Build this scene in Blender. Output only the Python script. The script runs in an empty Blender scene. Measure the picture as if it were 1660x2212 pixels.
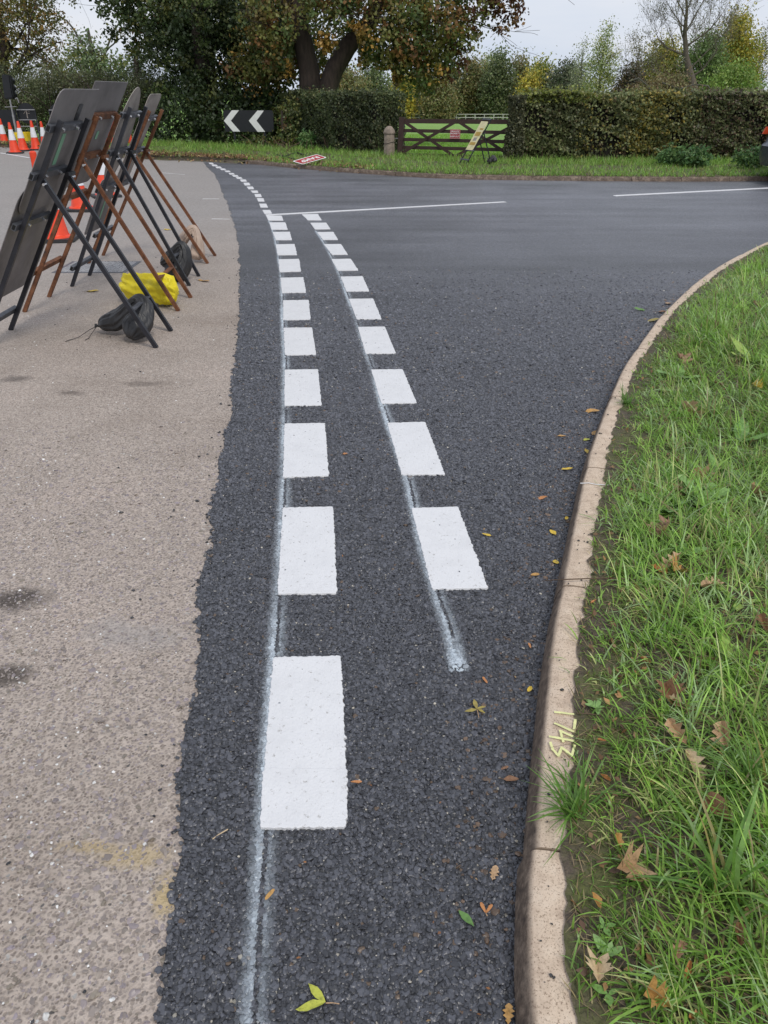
import bpy, bmesh, math, random
import numpy as np
from mathutils import Vector, Matrix, Euler
from mathutils.geometry import tessellate_polygon
R = math.radians
random.seed(5); rng = np.random.default_rng(11)
scene = bpy.context.scene
COL = scene.collection

# ---------------------------------------------------------------- camera
CAM_H = 1.4555; PITCH = R(28.9); FPX = 1644.0
cam = bpy.data.cameras.new('camera'); camo = bpy.data.objects.new('camera', cam); COL.objects.link(camo)
cam.sensor_fit = 'HORIZONTAL'; cam.sensor_width = 36; cam.lens = 36 * FPX / 1660
cam.clip_start = 0.05; cam.clip_end = 3000
camo.location = (0, 0, CAM_H); camo.rotation_euler = (R(90) - PITCH, 0, 0)
scene.camera = camo
# ---------------------------------------------------------------- sky and sun
SUN_EL, SUN_AZ = R(52), R(150)
w = bpy.data.worlds.new('World'); scene.world = w; w.use_nodes = True
nt = w.node_tree; nt.nodes.clear()
out = nt.nodes.new('ShaderNodeOutputWorld'); bg = nt.nodes.new('ShaderNodeBackground')
sky = nt.nodes.new('ShaderNodeTexSky'); sky.sky_type = 'NISHITA'; sky.sun_disc = False
sky.sun_elevation = SUN_EL; sky.sun_rotation = SUN_AZ; sky.air_density = 1.0; sky.dust_density = 2.0
tc = nt.nodes.new('ShaderNodeTexCoord'); mp = nt.nodes.new('ShaderNodeMapping'); mp.inputs['Scale'].default_value = (1, 1, 6)
nz = nt.nodes.new('ShaderNodeTexNoise'); nz.inputs['Scale'].default_value = 2.2; nz.inputs['Detail'].default_value = 5; nz.inputs['Roughness'].default_value = .5
cr = nt.nodes.new('ShaderNodeValToRGB')
cr.color_ramp.elements[0].position = .3; cr.color_ramp.elements[0].color = (5.8, 6.6, 8.0, 1)
cr.color_ramp.elements[1].position = .7; cr.color_ramp.elements[1].color = (7.9, 8.0, 8.5, 1)
mx = nt.nodes.new('ShaderNodeMix'); mx.data_type = 'RGBA'; mx.inputs[0].default_value = .9
L = nt.links.new
L(tc.outputs['Generated'], mp.inputs[0]); L(mp.outputs[0], nz.inputs['Vector']); L(nz.outputs['Fac'], cr.inputs[0])
L(sky.outputs[0], mx.inputs[6]); L(cr.outputs[0], mx.inputs[7]); L(mx.outputs[2], bg.inputs[0]); L(bg.outputs[0], out.inputs[0])
bg.inputs[1].default_value = .1
sun = bpy.data.lights.new('sun', 'SUN'); sun.energy = 1.5; sun.angle = R(14); sun.color = (1, .95, .87)
suno = bpy.data.objects.new('sun', sun); COL.objects.link(suno)
# the sky's sun direction: rotation is measured from +Y towards +X
sd = Vector((math.sin(SUN_AZ) * math.cos(SUN_EL), math.cos(SUN_AZ) * math.cos(SUN_EL), math.sin(SUN_EL)))
suno.rotation_euler = sd.to_track_quat('Z', 'Y').to_euler()
scene.view_settings.view_transform = 'Standard'; scene.view_settings.look = 'None'
scene.view_settings.exposure = 0.14; scene.view_settings.gamma = 1
scene.render.engine = 'CYCLES'

# ---------------------------------------------------------------- survey: photo points to real places on the ground
def ray(sx, sy):
    k = 1660 / 2494; u = sx * k - 830; v = sy * k - 1106
    return np.array([u, FPX * math.cos(PITCH) - v * math.sin(PITCH), -FPX * math.sin(PITCH) - v * math.cos(PITCH)])
CC = np.array([0, 0, CAM_H])
def at(sx, sy, z=0.0):
    d = ray(sx, sy); return CC + d * ((z - CAM_H) / d[2])
def on_y(sx, sy, y):
    d = ray(sx, sy); return CC + d * (y / d[1])
def on_pl(sx, sy, p, n):
    d = ray(sx, sy); return CC + d * (np.dot(np.array(p) - CC, n) / np.dot(d, n))

# ---------------------------------------------------------------- materials
def nodes_of(name):
    m = bpy.data.materials.new(name); m.use_nodes = True; t = m.node_tree
    b = t.nodes['Principled BSDF']; return m, t, b
def N(t, typ, **kw):
    n = t.nodes.new(typ)
    for k, v in kw.items():
        if k.startswith('i_'):
            key = k[2:]; key = int(key) if key.isdigit() else key
            n.inputs[key].default_value = v
        else: setattr(n, k, v)
    return n
def ramp(t, src, stops, interp='LINEAR'):
    r = t.nodes.new('ShaderNodeValToRGB'); e = r.color_ramp.elements; r.color_ramp.interpolation = interp
    while len(e) < len(stops): e.new(.5)
    for i, (p, c) in enumerate(stops):
        e[i].position = p; e[i].color = (c if isinstance(c, tuple) else (c, c, c)) + (1,)
    t.links.new(src, r.inputs[0]); return r.outputs[0]
def mixc(t, fac, a, b, mode='MIX'):
    m = t.nodes.new('ShaderNodeMix'); m.data_type = 'RGBA'; m.blend_type = mode
    for s, i in ((fac, 0), (a, 6), (b, 7)):
        if hasattr(s, 'links'): t.links.new(s, m.inputs[i])
        elif i == 0: m.inputs[0].default_value = s
        else: m.inputs[i].default_value = tuple(s) + (1,)
    return m.outputs[2]
def math_(t, op, a, b=None, clamp=False):
    m = t.nodes.new('ShaderNodeMath'); m.operation = op; m.use_clamp = clamp
    for i, s in enumerate((a, b)):
        if s is None: continue
        if hasattr(s, 'links'): t.links.new(s, m.inputs[i])
        else: m.inputs[i].default_value = s
    return m.outputs[0]
def pos(t): return t.nodes.new('ShaderNodeNewGeometry').outputs['Position']
def noise(t, scale, detail=4, rough=.6, vec=None, dist=0):
    n = N(t, 'ShaderNodeTexNoise', i_Scale=scale, i_Detail=detail, i_Roughness=rough, i_Distortion=dist)
    t.links.new(vec if vec is not None else pos(t), n.inputs['Vector']); return n.outputs['Fac']
def voro(t, scale, feature='F1', out='Distance', vec=None, rnd=1.0):
    n = N(t, 'ShaderNodeTexVoronoi', feature=feature, i_Scale=scale, i_Randomness=rnd)
    t.links.new(vec if vec is not None else pos(t), n.inputs['Vector']); return n.outputs[out]
def bump(t, b, h, dist, strength=1.0, prev=None):
    n = N(t, 'ShaderNodeBump', i_Strength=strength, i_Distance=dist); t.links.new(h, n.inputs['Height'])
    if prev is not None: t.links.new(prev, n.inputs['Normal'])
    t.links.new(n.outputs[0], b.inputs['Normal']); return n.outputs[0]
def simple(name, c, rough=.6, var=.25, vscale=8, bscale=60, bdist=.001, metal=0, c2=None, spec=.5, coord='pos'):
    """plain material with worn colour noise and fine relief"""
    m, t, b = nodes_of(name)
    n = noise(t, vscale, 5, .65)
    c2 = c2 or tuple(x * (1 - var) for x in c); hi = tuple(min(1, x * (1 + var * .5)) for x in c)
    t.links.new(ramp(t, n, [(.3, tuple(c2)), (.65, hi)]), b.inputs['Base Color'])
    b.inputs['Roughness'].default_value = rough; b.inputs['Metallic'].default_value = metal
    b.inputs['Specular IOR Level'].default_value = spec
    bump(t, b, noise(t, bscale, 3), bdist)
    return m
def leafmat(name, trans=.35, rough=.5, attr='Col'):
    m, t, b = nodes_of(name)
    a = N(t, 'ShaderNodeAttribute', attribute_name=attr)
    nn = noise(t, 40, 3)
    c = mixc(t, 1.0, a.outputs['Color'], ramp(t, nn, [(.3, .75), (.7, 1.15)]), 'MULTIPLY')
    t.links.new(c, b.inputs['Base Color']); b.inputs['Roughness'].default_value = rough
    tr = t.nodes.new('ShaderNodeBsdfTranslucent'); t.links.new(c, tr.inputs[0])
    ms = t.nodes.new('ShaderNodeMixShader'); ms.inputs[0].default_value = trans
    t.links.new(b.outputs[0], ms.inputs[1]); t.links.new(tr.outputs[0], ms.inputs[2])
    t.links.new(ms.outputs[0], t.nodes['Material Output'].inputs[0]); return m

def asphalt_mat():
    m, t, b = nodes_of('asphalt')
    d = voro(t, 118); col = voro(t, 118, 'F1', 'Color')
    sep = N(t, 'ShaderNodeSeparateColor'); t.links.new(col, sep.inputs[0])
    tone = ramp(t, sep.outputs[0], [(0, (.098, .100, .118)), (.55, (.158, .162, .19)), (.9, (.22, .225, .26)), (.965, (.25, .245, .24)), (1, (.4, .39, .36))])
    gap = ramp(t, d, [(.35, 1.0), (.7, .35)])
    c = mixc(t, 1.0, tone, gap, 'MULTIPLY')
    big = noise(t, .9, 4, .6); mp = N(t, 'ShaderNodeMapping'); mp.inputs['Scale'].default_value = (.25, 1.6, 1); mp.inputs['Rotation'].default_value = (0, 0, R(-8)); t.links.new(pos(t), mp.inputs[0])
    streak = noise(t, 1.1, 4, .6, mp.outputs[0])
    c = mixc(t, 1.0, c, ramp(t, big, [(.3, .85), (.7, 1.2)]), 'MULTIPLY')
    c = mixc(t, 1.0, c, ramp(t, streak, [(.35, .72), (.65, 1.32)]), 'MULTIPLY')
    sy_ = N(t, 'ShaderNodeSeparateXYZ'); t.links.new(pos(t), sy_.inputs[0])   # colour ramp by distance: painted sky sheen far off, gap shade under near chips
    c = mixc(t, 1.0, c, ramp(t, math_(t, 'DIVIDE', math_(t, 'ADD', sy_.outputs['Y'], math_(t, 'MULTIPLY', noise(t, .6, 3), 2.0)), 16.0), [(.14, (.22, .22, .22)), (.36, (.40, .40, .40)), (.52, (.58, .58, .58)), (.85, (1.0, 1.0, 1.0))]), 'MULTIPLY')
    # dust and mud washed to the kerb side (a painted-in attribute of the sheet)
    a = N(t, 'ShaderNodeAttribute', attribute_name='mud')
    mudm = math_(t, 'MULTIPLY', a.outputs['Fac'], ramp(t, noise(t, 14, 5, .7), [(.48, 0.0), (.66, .75)]))
    c = mixc(t, mudm, c, (.13, .085, .055))
    t.links.new(c, b.inputs['Base Color'])
    t.links.new(ramp(t, noise(t, 30, 3), [(.3, .36), (.7, .46)]), b.inputs['Roughness']); b.inputs['IOR'].default_value = 1.62
    h = math_(t, 'SUBTRACT', 1.0, math_(t, 'POWER', d, 1.5))
    sxyz = N(t, 'ShaderNodeSeparateXYZ'); t.links.new(pos(t), sxyz.inputs[0])
    bump(t, b, h, .0040, .9); bn = [q for q in t.nodes if q.bl_idname == 'ShaderNodeBump'][-1]
    t.links.new(ramp(t, math_(t, 'DIVIDE', sxyz.outputs['Y'], 16.0), [(.4, .9), (.8, .5)]), bn.inputs['Strength']); return m
def old_mat():
    m, t, b = nodes_of('worn_tarmac')
    wn = N(t, 'ShaderNodeTexNoise', i_Scale=60.0, i_Detail=3); t.links.new(pos(t), wn.inputs['Vector']); wm = N(t, 'ShaderNodeVectorMath', operation='MULTIPLY_ADD')
    t.links.new(wn.outputs['Color'], wm.inputs[0]); wm.inputs[1].default_value = (.014, .014, .014); t.links.new(pos(t), wm.inputs[2])
    d = voro(t, 130, vec=wm.outputs[0]); col = voro(t, 130, 'F1', 'Color', vec=wm.outputs[0])
    sep = N(t, 'ShaderNodeSeparateColor'); t.links.new(col, sep.inputs[0])
    stone = ramp(t, sep.outputs[0], [(0, (.175, .142, .12)), (.45, (.31, .26, .222)), (.75, (.27, .225, .20)), (.93, (.39, .335, .29)), (.97, (.07, .065, .062)), (1, (.55, .53, .5))])
    mortar = ramp(t, noise(t, 35, 4), [(.3, (.36, .30, .255)), (.7, (.51, .435, .375))])
    c = mixc(t, ramp(t, d, [(.38, 0.0), (.62, 1.0)]), stone, mortar)
    c = mixc(t, 1.0, c, ramp(t, noise(t, 1.3, 5, .62), [(.28, (.8, .78, .76)), (.5, (1.0, 1.0, 1.0)), (.72, (1.12, 1.1, 1.1))]), 'MULTIPLY')
    # far part of the old road is greyer, worn by traffic: a lengthways wear mix from world position
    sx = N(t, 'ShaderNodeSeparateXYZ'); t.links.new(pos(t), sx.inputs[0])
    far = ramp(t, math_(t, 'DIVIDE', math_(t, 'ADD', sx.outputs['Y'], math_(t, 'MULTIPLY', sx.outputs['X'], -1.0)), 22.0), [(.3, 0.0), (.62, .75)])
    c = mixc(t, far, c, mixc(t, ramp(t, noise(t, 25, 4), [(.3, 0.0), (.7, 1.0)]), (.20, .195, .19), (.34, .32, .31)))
    # scattered stains, each with its own place
    def spot(x, y, rx, ry, col_, k, c, sc=9):
        mp = N(t, 'ShaderNodeVectorMath', operation='SUBTRACT'); t.links.new(pos(t), mp.inputs[0]); mp.inputs[1].default_value = (x, y, 0)
        dv = N(t, 'ShaderNodeVectorMath', operation='DIVIDE'); t.links.new(mp.outputs[0], dv.inputs[0]); dv.inputs[1].default_value = (rx, ry, 10)
        ln = N(t, 'ShaderNodeVectorMath', operation='LENGTH'); t.links.new(dv.outputs[0], ln.inputs[0])
        v = math_(t, 'ADD', ln.outputs['Value'], math_(t, 'MULTIPLY', math_(t, 'SUBTRACT', noise(t, sc, 4, .7), .5), 1.6))
        return mixc(t, ramp(t, v, [(.35, k), (1.0, 0.0)]), c, col_)
    for p, rx, ry, cc, k in [((45, 1945), .13, .08, (.035, .026, .022), .85), ((20, 2190), .1, .06, (.035, .026, .02), .8),
                            ((50, 1230), .12, .08, (.05, .04, .035), .6), ((470, 1245), .18, .06, (.09, .07, .055), .5), ((230, 1275), .1, .05, (.08, .06, .05), .6),
                            ((420, 2780), .10, .040, (.46, .35, .17), .55), ((530, 2915), .035, .07, (.5, .38, .18), .7), ((300, 2750), .1, .02, (.4, .3, .15), .6),
                            ((420, 2060), .2, .1, (.32, .3, .29), .5)]:
        q = at(*p); c = spot(q[0], q[1], rx, ry, cc, k, c)
    t.links.new(c, b.inputs['Base Color']); b.inputs['Roughness'].default_value = .78
    h = math_(t, 'ADD', d, math_(t, 'MULTIPLY', noise(t, 300, 2), .5))
    bump(t, b, h, .004, .8); return m
def paint_mat():
    m, t, b = nodes_of('white_thermoplastic')
    c = ramp(t, noise(t, 9, 5, .7), [(.25, (.64, .64, .65)), (.55, (.70, .70, .71))])
    st = ramp(t, noise(t, 70, 4, .75), [(.31, (.58, .56, .53)), (.40, (1., 1., 1.))])
    t.links.new(mixc(t, 1.0, c, st, 'MULTIPLY'), b.inputs['Base Color']); b.inputs['Roughness'].default_value = .5
    mp = N(t, 'ShaderNodeMapping'); mp.inputs['Scale'].default_value = (1, .3, 1); t.links.new(pos(t), mp.inputs[0])
    n0 = bump(t, b, voro(t, 118), .0022, .35); n1 = bump(t, b, noise(t, 45, 5, .75, mp.outputs[0]), .005, .7, n0); bump(t, b, noise(t, 250, 2), .0008, .6, n1); return m
def spray_mat():
    m, t, b = nodes_of('marking_spray_paint')
    a = N(t, 'ShaderNodeAttribute', attribute_name='dens')
    d = voro(t, 118)
    f = math_(t, 'MULTIPLY', a.outputs['Fac'], ramp(t, noise(t, 160, 3, .8), [(.35, .35), (.65, 1.3)]), True)
    b.inputs['Base Color'].default_value = (.52, .58, .64, 1); b.inputs['Roughness'].default_value = .6
    bump(t, b, math_(t, 'SUBTRACT', 1.0, d), .004, .8)
    tr = t.nodes.new('ShaderNodeBsdfTransparent'); ms = t.nodes.new('ShaderNodeMixShader')
    t.links.new(f, ms.inputs[0]); t.links.new(tr.outputs[0], ms.inputs[1]); t.links.new(b.outputs[0], ms.inputs[2])
    t.links.new(ms.outputs[0], t.nodes['Material Output'].inputs[0]); return m
def kerb_mat():
    m, t, b = nodes_of('kerb_concrete')
    a = N(t, 'ShaderNodeAttribute', attribute_name='grime')
    top = ramp(t, noise(t, 22, 5, .7), [(.3, (.44, .335, .25)), (.5, (.60, .475, .36)), (.75, (.68, .56, .44))])
    spk = ramp(t, noise(t, 240, 3, .8), [(.36, (.40, .36, .33)), (.46, (1., 1., 1.))])
    top = mixc(t, 1.0, top, spk, 'MULTIPLY')
    dirt = ramp(t, noise(t, 45, 5, .75), [(.3, (.045, .032, .026)), (.5, (.125, .09, .066)), (.72, (.27, .205, .155))])
    g = math_(t, 'MULTIPLY', a.outputs['Fac'], ramp(t, noise(t, 11, 5, .7), [(.3, .65), (.55, 1.25)]), True)
    t.links.new(mixc(t, g, top, dirt), b.inputs['Base Color']); b.inputs['Roughness'].default_value = .8
    n1 = bump(t, b, noise(t, 25, 5, .7), .004, .6); bump(t, b, noise(t, 260, 3), .001, .7, n1); return m
def soil_mat():
    m, t, b = nodes_of('damp_soil')
    c = ramp(t, noise(t, 35, 6, .75), [(.3, (.04, .03, .022)), (.55, (.10, .077, .056)), (.8, (.2, .155, .115))])
    c = mixc(t, ramp(t, noise(t, 5, 5, .7), [(.47, 0.0), (.62, .8)]), c, (.10, .115, .03))
    t.links.new(c, b.inputs['Base Color']); b.inputs['Roughness'].default_value = .85
    n1 = bump(t, b, noise(t, 18, 5, .7), .02, .8); bump(t, b, voro(t, 130), .004, .8, n1); return m
def field_mat():
    m, t, b = nodes_of('field_grass')
    c = ramp(t, noise(t, .35, 6, .7), [(.3, (.16, .30, .04)), (.5, (.20, .37, .055)), (.7, (.25, .38, .08))])
    c = mixc(t, 1.0, c, ramp(t, noise(t, 9, 5, .8), [(.3, .55), (.7, 1.25)]), 'MULTIPLY')
    t.links.new(c, b.inputs['Base Color']); b.inputs['Roughness'].default_value = .8
    bump(t, b, noise(t, 12, 5, .8), .06, 1); return m
def bark_mat(name, c1, c2):
    m, t, b = nodes_of(name)
    mp = N(t, 'ShaderNodeMapping'); mp.inputs['Scale'].default_value = (1, 1, .25); t.links.new(pos(t), mp.inputs[0])
    n = noise(t, 14, 6, .7, mp.outputs[0])
    t.links.new(ramp(t, n, [(.3, c1), (.7, c2)]), b.inputs['Base Color']); b.inputs['Roughness'].default_value = .9
    bump(t, b, n, .04, .9); return m
def rust_mat():
    m, t, b = nodes_of('rusty_steel')
    n = noise(t, 12, 6, .7)
    t.links.new(ramp(t, n, [(.3, (.035, .022, .018)), (.45, (.13, .05, .022)), (.6, (.22, .09, .04)), (.75, (.12, .085, .055))]), b.inputs['Base Color'])
    b.inputs['Roughness'].default_value = .75; b.inputs['Metallic'].default_value = .15; bump(t, b, noise(t, 120, 4), .001); return m
def cloth_mat(name, c, rough=.55):
    m, t, b = nodes_of(name)
    t.links.new(ramp(t, noise(t, 9, 4), [(.3, tuple(x * .8 for x in c)), (.7, c)]), b.inputs['Base Color']); b.inputs['Roughness'].default_value = rough
    wv = N(t, 'ShaderNodeTexNoise', i_Scale=22.0, i_Detail=3, i_Distortion=1.5); mp = N(t, 'ShaderNodeMapping'); mp.inputs['Scale'].default_value = (1, 1, .3)
    t.links.new(pos(t), mp.inputs[0]); t.links.new(mp.outputs[0], wv.inputs['Vector'])
    n1 = bump(t, b, wv.outputs['Fac'], .012, .7); bump(t, b, noise(t, 500, 2), .0005, .5, n1); return m

M = dict(
 asphalt=asphalt_mat(), old=old_mat(), paint=paint_mat(), spray=spray_mat(), kerb=kerb_mat(), soil=soil_mat(), field=field_mat(),
 leaf=leafmat('foliage', .3), grass=leafmat('grass_blades', .42, .33), dead=leafmat('dead_leaves', .25, .6),
 bark=bark_mat('dark_bark', (.02, .014, .011), (.07, .05, .038)), bark3=bark_mat('weathered_bark', (.07, .055, .045), (.16, .13, .11)), bark2=bark_mat('grey_bark', (.05, .045, .04), (.13, .12, .10)),
 rust=rust_mat(), frame=simple('dark_painted_steel', (.022, .023, .03), .42, .4, 15, 200, .0004, .2),
 bar=simple('galvanised_channel', (.10, .105, .12), .45, .4, 15, 200, .0004, .4),
 hole=simple('tube_inside', (.004, .004, .004), .9), plate=simple('grey_plastic_plate', (.19, .175, .175), .5, .35, 3.5, 160, .0006, 0, None, .4),
 plate2=simple('weathered_plate', (.30, .265, .24), .55, .5, 6, 160, .0006), bolt=simple('zinc_bolt', (.6, .6, .62), .25, .1, 20, 60, .0002, .9),
 green=simple('green_sticker', (.20, .42, .27), .4, .1), red=simple('cone_orange', (.80, .062, .018), .42, .15, 10, 40, .0008),
 white=simple('reflective_sleeve', (.76, .77, .8), .4, .08), rubber=simple('black_rubber', (.03, .03, .032), .65, .3),
 bagblack=cloth_mat('black_bag_cloth', (.028, .028, .03), .45), bagyellow=cloth_mat('yellow_bag_cloth', (.80, .66, .015), .5), bagtan=cloth_mat('beige_bag_cloth', (.5, .38, .30), .6),
 black=simple('sign_black', (.008, .009, .012), .4, .3), signwhite=simple('sign_white', (.72, .72, .72), .35, .08), signred=simple('sign_red', (.34, .014, .018), .35, .2),
 signyellow=simple('sign_yellow', (.66, .60, .34), .45, .2), signochre=simple('sign_ochre', (.42, .27, .05), .5, .2), wood=simple('brown_gate_timber', (.040, .018, .013), .6, .4, 12, 60, .002),
 fence=simple('pale_fence_timber', (.5, .49, .46), .7, .3), concrete=simple('mossy_concrete', (.28, .225, .18), .85, .45, 9, 70, .006), cover=simple('cover_steel', (.42, .42, .43), .5, .3, 12, 100, .001, .4),
 yellowbox=simple('yellow_plastic', (.75, .55, .02), .4, .15), pole=simple('grey_pole', (.3, .3, .31), .45, .3, 10, 50, .0005, .3),
 car=simple('dark_grey_paint', (.075, .08, .10), .25, .1, 2, 30, 0.0002, .4, None, .6), glass=simple('dark_glass', (.01, .012, .014), .08, .1), tail=simple('orange_lens', (.55, .07, .02), .2, .1),
 chalk=simple('yellow_crayon', (.72, .72, .34), .7, .15, 60), hedgecore=simple('hedge_inner_twigs', (.018, .015, .01), .9, .5, 20, 40, .02),
 earth=simple('field_soil', (.05, .04, .03), .9), twig=simple('twig_bark', (.13, .085, .055), .8, .4, 30))

# ---------------------------------------------------------------- mesh helpers
def tag(o, label=None, cat=None, group=None, kind=None):
    if label: o['label'] = label
    if cat: o['category'] = cat
    if group: o['group'] = group
    if kind: o['kind'] = kind
    return o
def np_obj(name, v, f, mat, parent=None, origin=None, attrs=None, smooth=False, kind=None):
    v = np.asarray(v, dtype=np.float64)
    if origin is not None: v = v - np.asarray(origin)
    me = bpy.data.meshes.new(name)
    if isinstance(f, np.ndarray):
        k = f.shape[1]; me.vertices.add(len(v)); me.vertices.foreach_set('co', v.astype(np.float32).ravel())
        me.loops.add(f.size); me.loops.foreach_set('vertex_index', f.astype(np.int32).ravel())
        me.polygons.add(len(f)); me.polygons.foreach_set('loop_start', np.arange(0, f.size, k, dtype=np.int32))
        me.update(calc_edges=True)
    else: me.from_pydata([tuple(p) for p in v], [], [tuple(q) for q in f]); me.update()
    me.materials.append(mat)
    for an, (typ, dat) in (attrs or {}).items():
        a = me.attributes.new(an, typ, 'POINT'); dat = np.asarray(dat, np.float32)
        if typ == 'FLOAT_COLOR':
            if dat.shape[1] == 3: dat = np.hstack([dat, np.ones((len(dat), 1), np.float32)])
            a.data.foreach_set('color', dat.ravel())
        elif typ == 'FLOAT_VECTOR': a.data.foreach_set('vector', dat.ravel())
        else: a.data.foreach_set('value', dat.ravel())
    if smooth: me.polygons.foreach_set('use_smooth', [True] * len(me.polygons)); me.set_sharp_from_angle(angle=R(38))
    o = bpy.data.objects.new(name, me); COL.objects.link(o)
    if parent is not None: o.parent = parent
    elif origin is not None: o.location = Vector(origin)
    if kind: o['kind'] = kind
    return o
def empty(name, loc, label=None, cat=None, group=None, kind=None):
    o = bpy.data.objects.new(name, None); COL.objects.link(o); o.location = Vector(loc); o.empty_display_size = .2
    return tag(o, label, cat, group, kind)
class MB:
    def __init__(s): s.v = []; s.f = []
    def add(s, v, f):
        n = len(s.v); s.v += [tuple(map(float, p)) for p in v]; s.f += [tuple(n + i for i in q) for q in f]; return s
    def box(s, c, size, M3=None):
        hx, hy, hz = [q / 2 for q in size]
        v = [Vector((x, y, z)) for x in (-hx, hx) for y in (-hy, hy) for z in (-hz, hz)]
        if M3 is not None: v = [M3 @ p for p in v]
        return s.add([p + Vector(c) for p in v], [(0, 1, 3, 2), (4, 6, 7, 5), (0, 4, 5, 1), (2, 3, 7, 6), (0, 2, 6, 4), (1, 5, 7, 3)])
    def bar(s, a, b, w=.025, h=None, up=(0, 0, 1)):
        a = Vector(a); b = Vector(b); h = h or w; z = (b - a).normalized(); u = Vector(up)
        x = z.cross(u)
        if x.length < 1e-4: x = z.cross(Vector((0, 1, 0)))
        x.normalize(); y = x.cross(z).normalized(); hw, hh = w / 2, h / 2
        c = [x * i * hw + y * j * hh for i, j in ((-1, -1), (1, -1), (1, 1), (-1, 1))]
        v = [a + q for q in c] + [b + q for q in c]
        return s.add(v, [(3, 2, 1, 0), (4, 5, 6, 7)] + [(i, (i + 1) % 4, 4 + (i + 1) % 4, 4 + i) for i in range(4)])
    def tube(s, pts, rad, n=8, cap=True):
        pts = [Vector(p) for p in pts]; rad = rad if hasattr(rad, '__len__') else [rad] * len(pts)
        v = []; f = []; t0 = (pts[1] - pts[0]).normalized(); ref = Vector((0, 0, 1)) if abs(t0.z) < .9 else Vector((1, 0, 0))
        x = t0.cross(ref).normalized()
        for i, p in enumerate(pts):
            t = (pts[min(i + 1, len(pts) - 1)] - pts[max(i - 1, 0)]).normalized(); x = (x - t * x.dot(t)).normalized(); y = t.cross(x)
            for k in range(n):
                a = 2 * math.pi * k / n; v.append(p + (x * math.cos(a) + y * math.sin(a)) * rad[i])
        for i in range(len(pts) - 1):
            for k in range(n): f.append((i * n + k, i * n + (k + 1) % n, (i + 1) * n + (k + 1) % n, (i + 1) * n + k))
        if cap: f.append(tuple(range(n - 1, -1, -1))); f.append(tuple((len(pts) - 1) * n + k for k in range(n)))
        return s.add(v, f)
    def lathe(s, prof, n=20, c=(0, 0, 0), start=0):
        v = []; f = []
        for r, z in prof:
            for k in range(n): a = start + 2 * math.pi * k / n; v.append((c[0] + r * math.cos(a), c[1] + r * math.sin(a), c[2] + z))
        for i in range(len(prof) - 1):
            for k in range(n): f.append((i * n + k, i * n + (k + 1) % n, (i + 1) * n + (k + 1) % n, (i + 1) * n + k))
        f.append(tuple(range(n - 1, -1, -1))); f.append(tuple((len(prof) - 1) * n + k for k in range(n)))
        return s.add(v, f)
    def prism(s, poly, O, U, V, W, t):
        """poly in (U,V) plane at O, thickness t along W"""
        O, U, V, W = map(Vector, (O, U, V, W)); n = len(poly)
        v = [O + U * a + V * b for a, b in poly] + [O + U * a + V * b + W * t for a, b in poly]
        return s.add(v, [tuple(range(n - 1, -1, -1)), tuple(range(n, 2 * n))] + [(i, (i + 1) % n, n + (i + 1) % n, n + i) for i in range(n)])
    def build(s, name, mat, parent=None, origin=None, smooth=False, kind=None, bevel=0):
        if bevel:
            bm = bmesh.new(); vs = [bm.verts.new(p) for p in s.v]
            for q in s.f:
                try: bm.faces.new([vs[i] for i in q])
                except ValueError: pass
            bm.normal_update()
            bmesh.ops.bevel(bm, geom=[e for e in bm.edges if e.is_manifold and e.calc_face_angle(0) > R(30)], offset=bevel, segments=2, affect='EDGES')
            bm.verts.index_update(); s.v = [tuple(q.co) for q in bm.verts]; s.f = [tuple(q.index for q in fa.verts) for fa in bm.faces]; bm.free(); smooth = True
        return np_obj(name, s.v, s.f, mat, parent, origin, smooth=smooth, kind=kind)
def rrect(w0, w1, s0, s1, r, seg=5, corners=(1, 1, 1, 1)):
    p = []
    for (cx, cy, a0, on) in ((w1 - r, s1 - r, 0, corners[0]), (w0 + r, s1 - r, 90, corners[1]), (w0 + r, s0 + r, 180, corners[2]), (w1 - r, s0 + r, 270, corners[3])):
        if not on: p.append((cx + r * (1 if a0 in (0, 270) else -1), cy + r * (1 if a0 in (0, 90) else -1))); continue
        for k in range(seg + 1): a = R(a0 + 90 * k / seg); p.append((cx + r * math.cos(a), cy + r * math.sin(a)))
    return p
def flat_poly(name, pts, z, mat, parent=None, kind=None, attrs_fn=None, zs=None):
    P = [Vector((p[0], p[1], 0)) for p in pts]
    tris = tessellate_polygon([P]); v = np.array([(p[0], p[1], z) for p in pts])
    f = []
    for a, b, c in tris:
        n = (P[b] - P[a]).cross(P[c] - P[a]).z; f.append((a, b, c) if n > 0 else (a, c, b))
    return np_obj(name, v, np.array(f), mat, parent, kind=kind)
def smooth_line(pts, step, k=9):
    p = np.array(pts, float)[:, :2]; d = np.r_[0, np.cumsum(np.linalg.norm(np.diff(p, axis=0), axis=1))]
    s = np.arange(0, d[-1], step); q = np.c_[np.interp(s, d, p[:, 0]), np.interp(s, d, p[:, 1])]
    for _ in range(2):
        pad = np.vstack([2 * q[:1] - q[k:0:-1], q, 2 * q[-1:] - q[-2:-k - 2:-1]])
        ker = np.ones(2 * k + 1) / (2 * k + 1); q = np.c_[np.convolve(pad[:, 0], ker, 'valid'), np.convolve(pad[:, 1], ker, 'valid')]
    t = np.gradient(q, axis=0); t /= np.linalg.norm(t, axis=1)[:, None]
    d = np.r_[0, np.cumsum(np.linalg.norm(np.diff(q, axis=0), axis=1))]
    return q, t, d
def vnoise(x, seed=0, freq=1.0):
    """cheap smooth 1-D noise"""
    r = np.random.default_rng(seed).random(4096) * 2 - 1; x = np.asarray(x) * freq; i = np.floor(x).astype(int); f = x - i; f = f * f * (3 - 2 * f)
    return r[i % 4096] * (1 - f) + r[(i + 1) % 4096] * f
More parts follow.
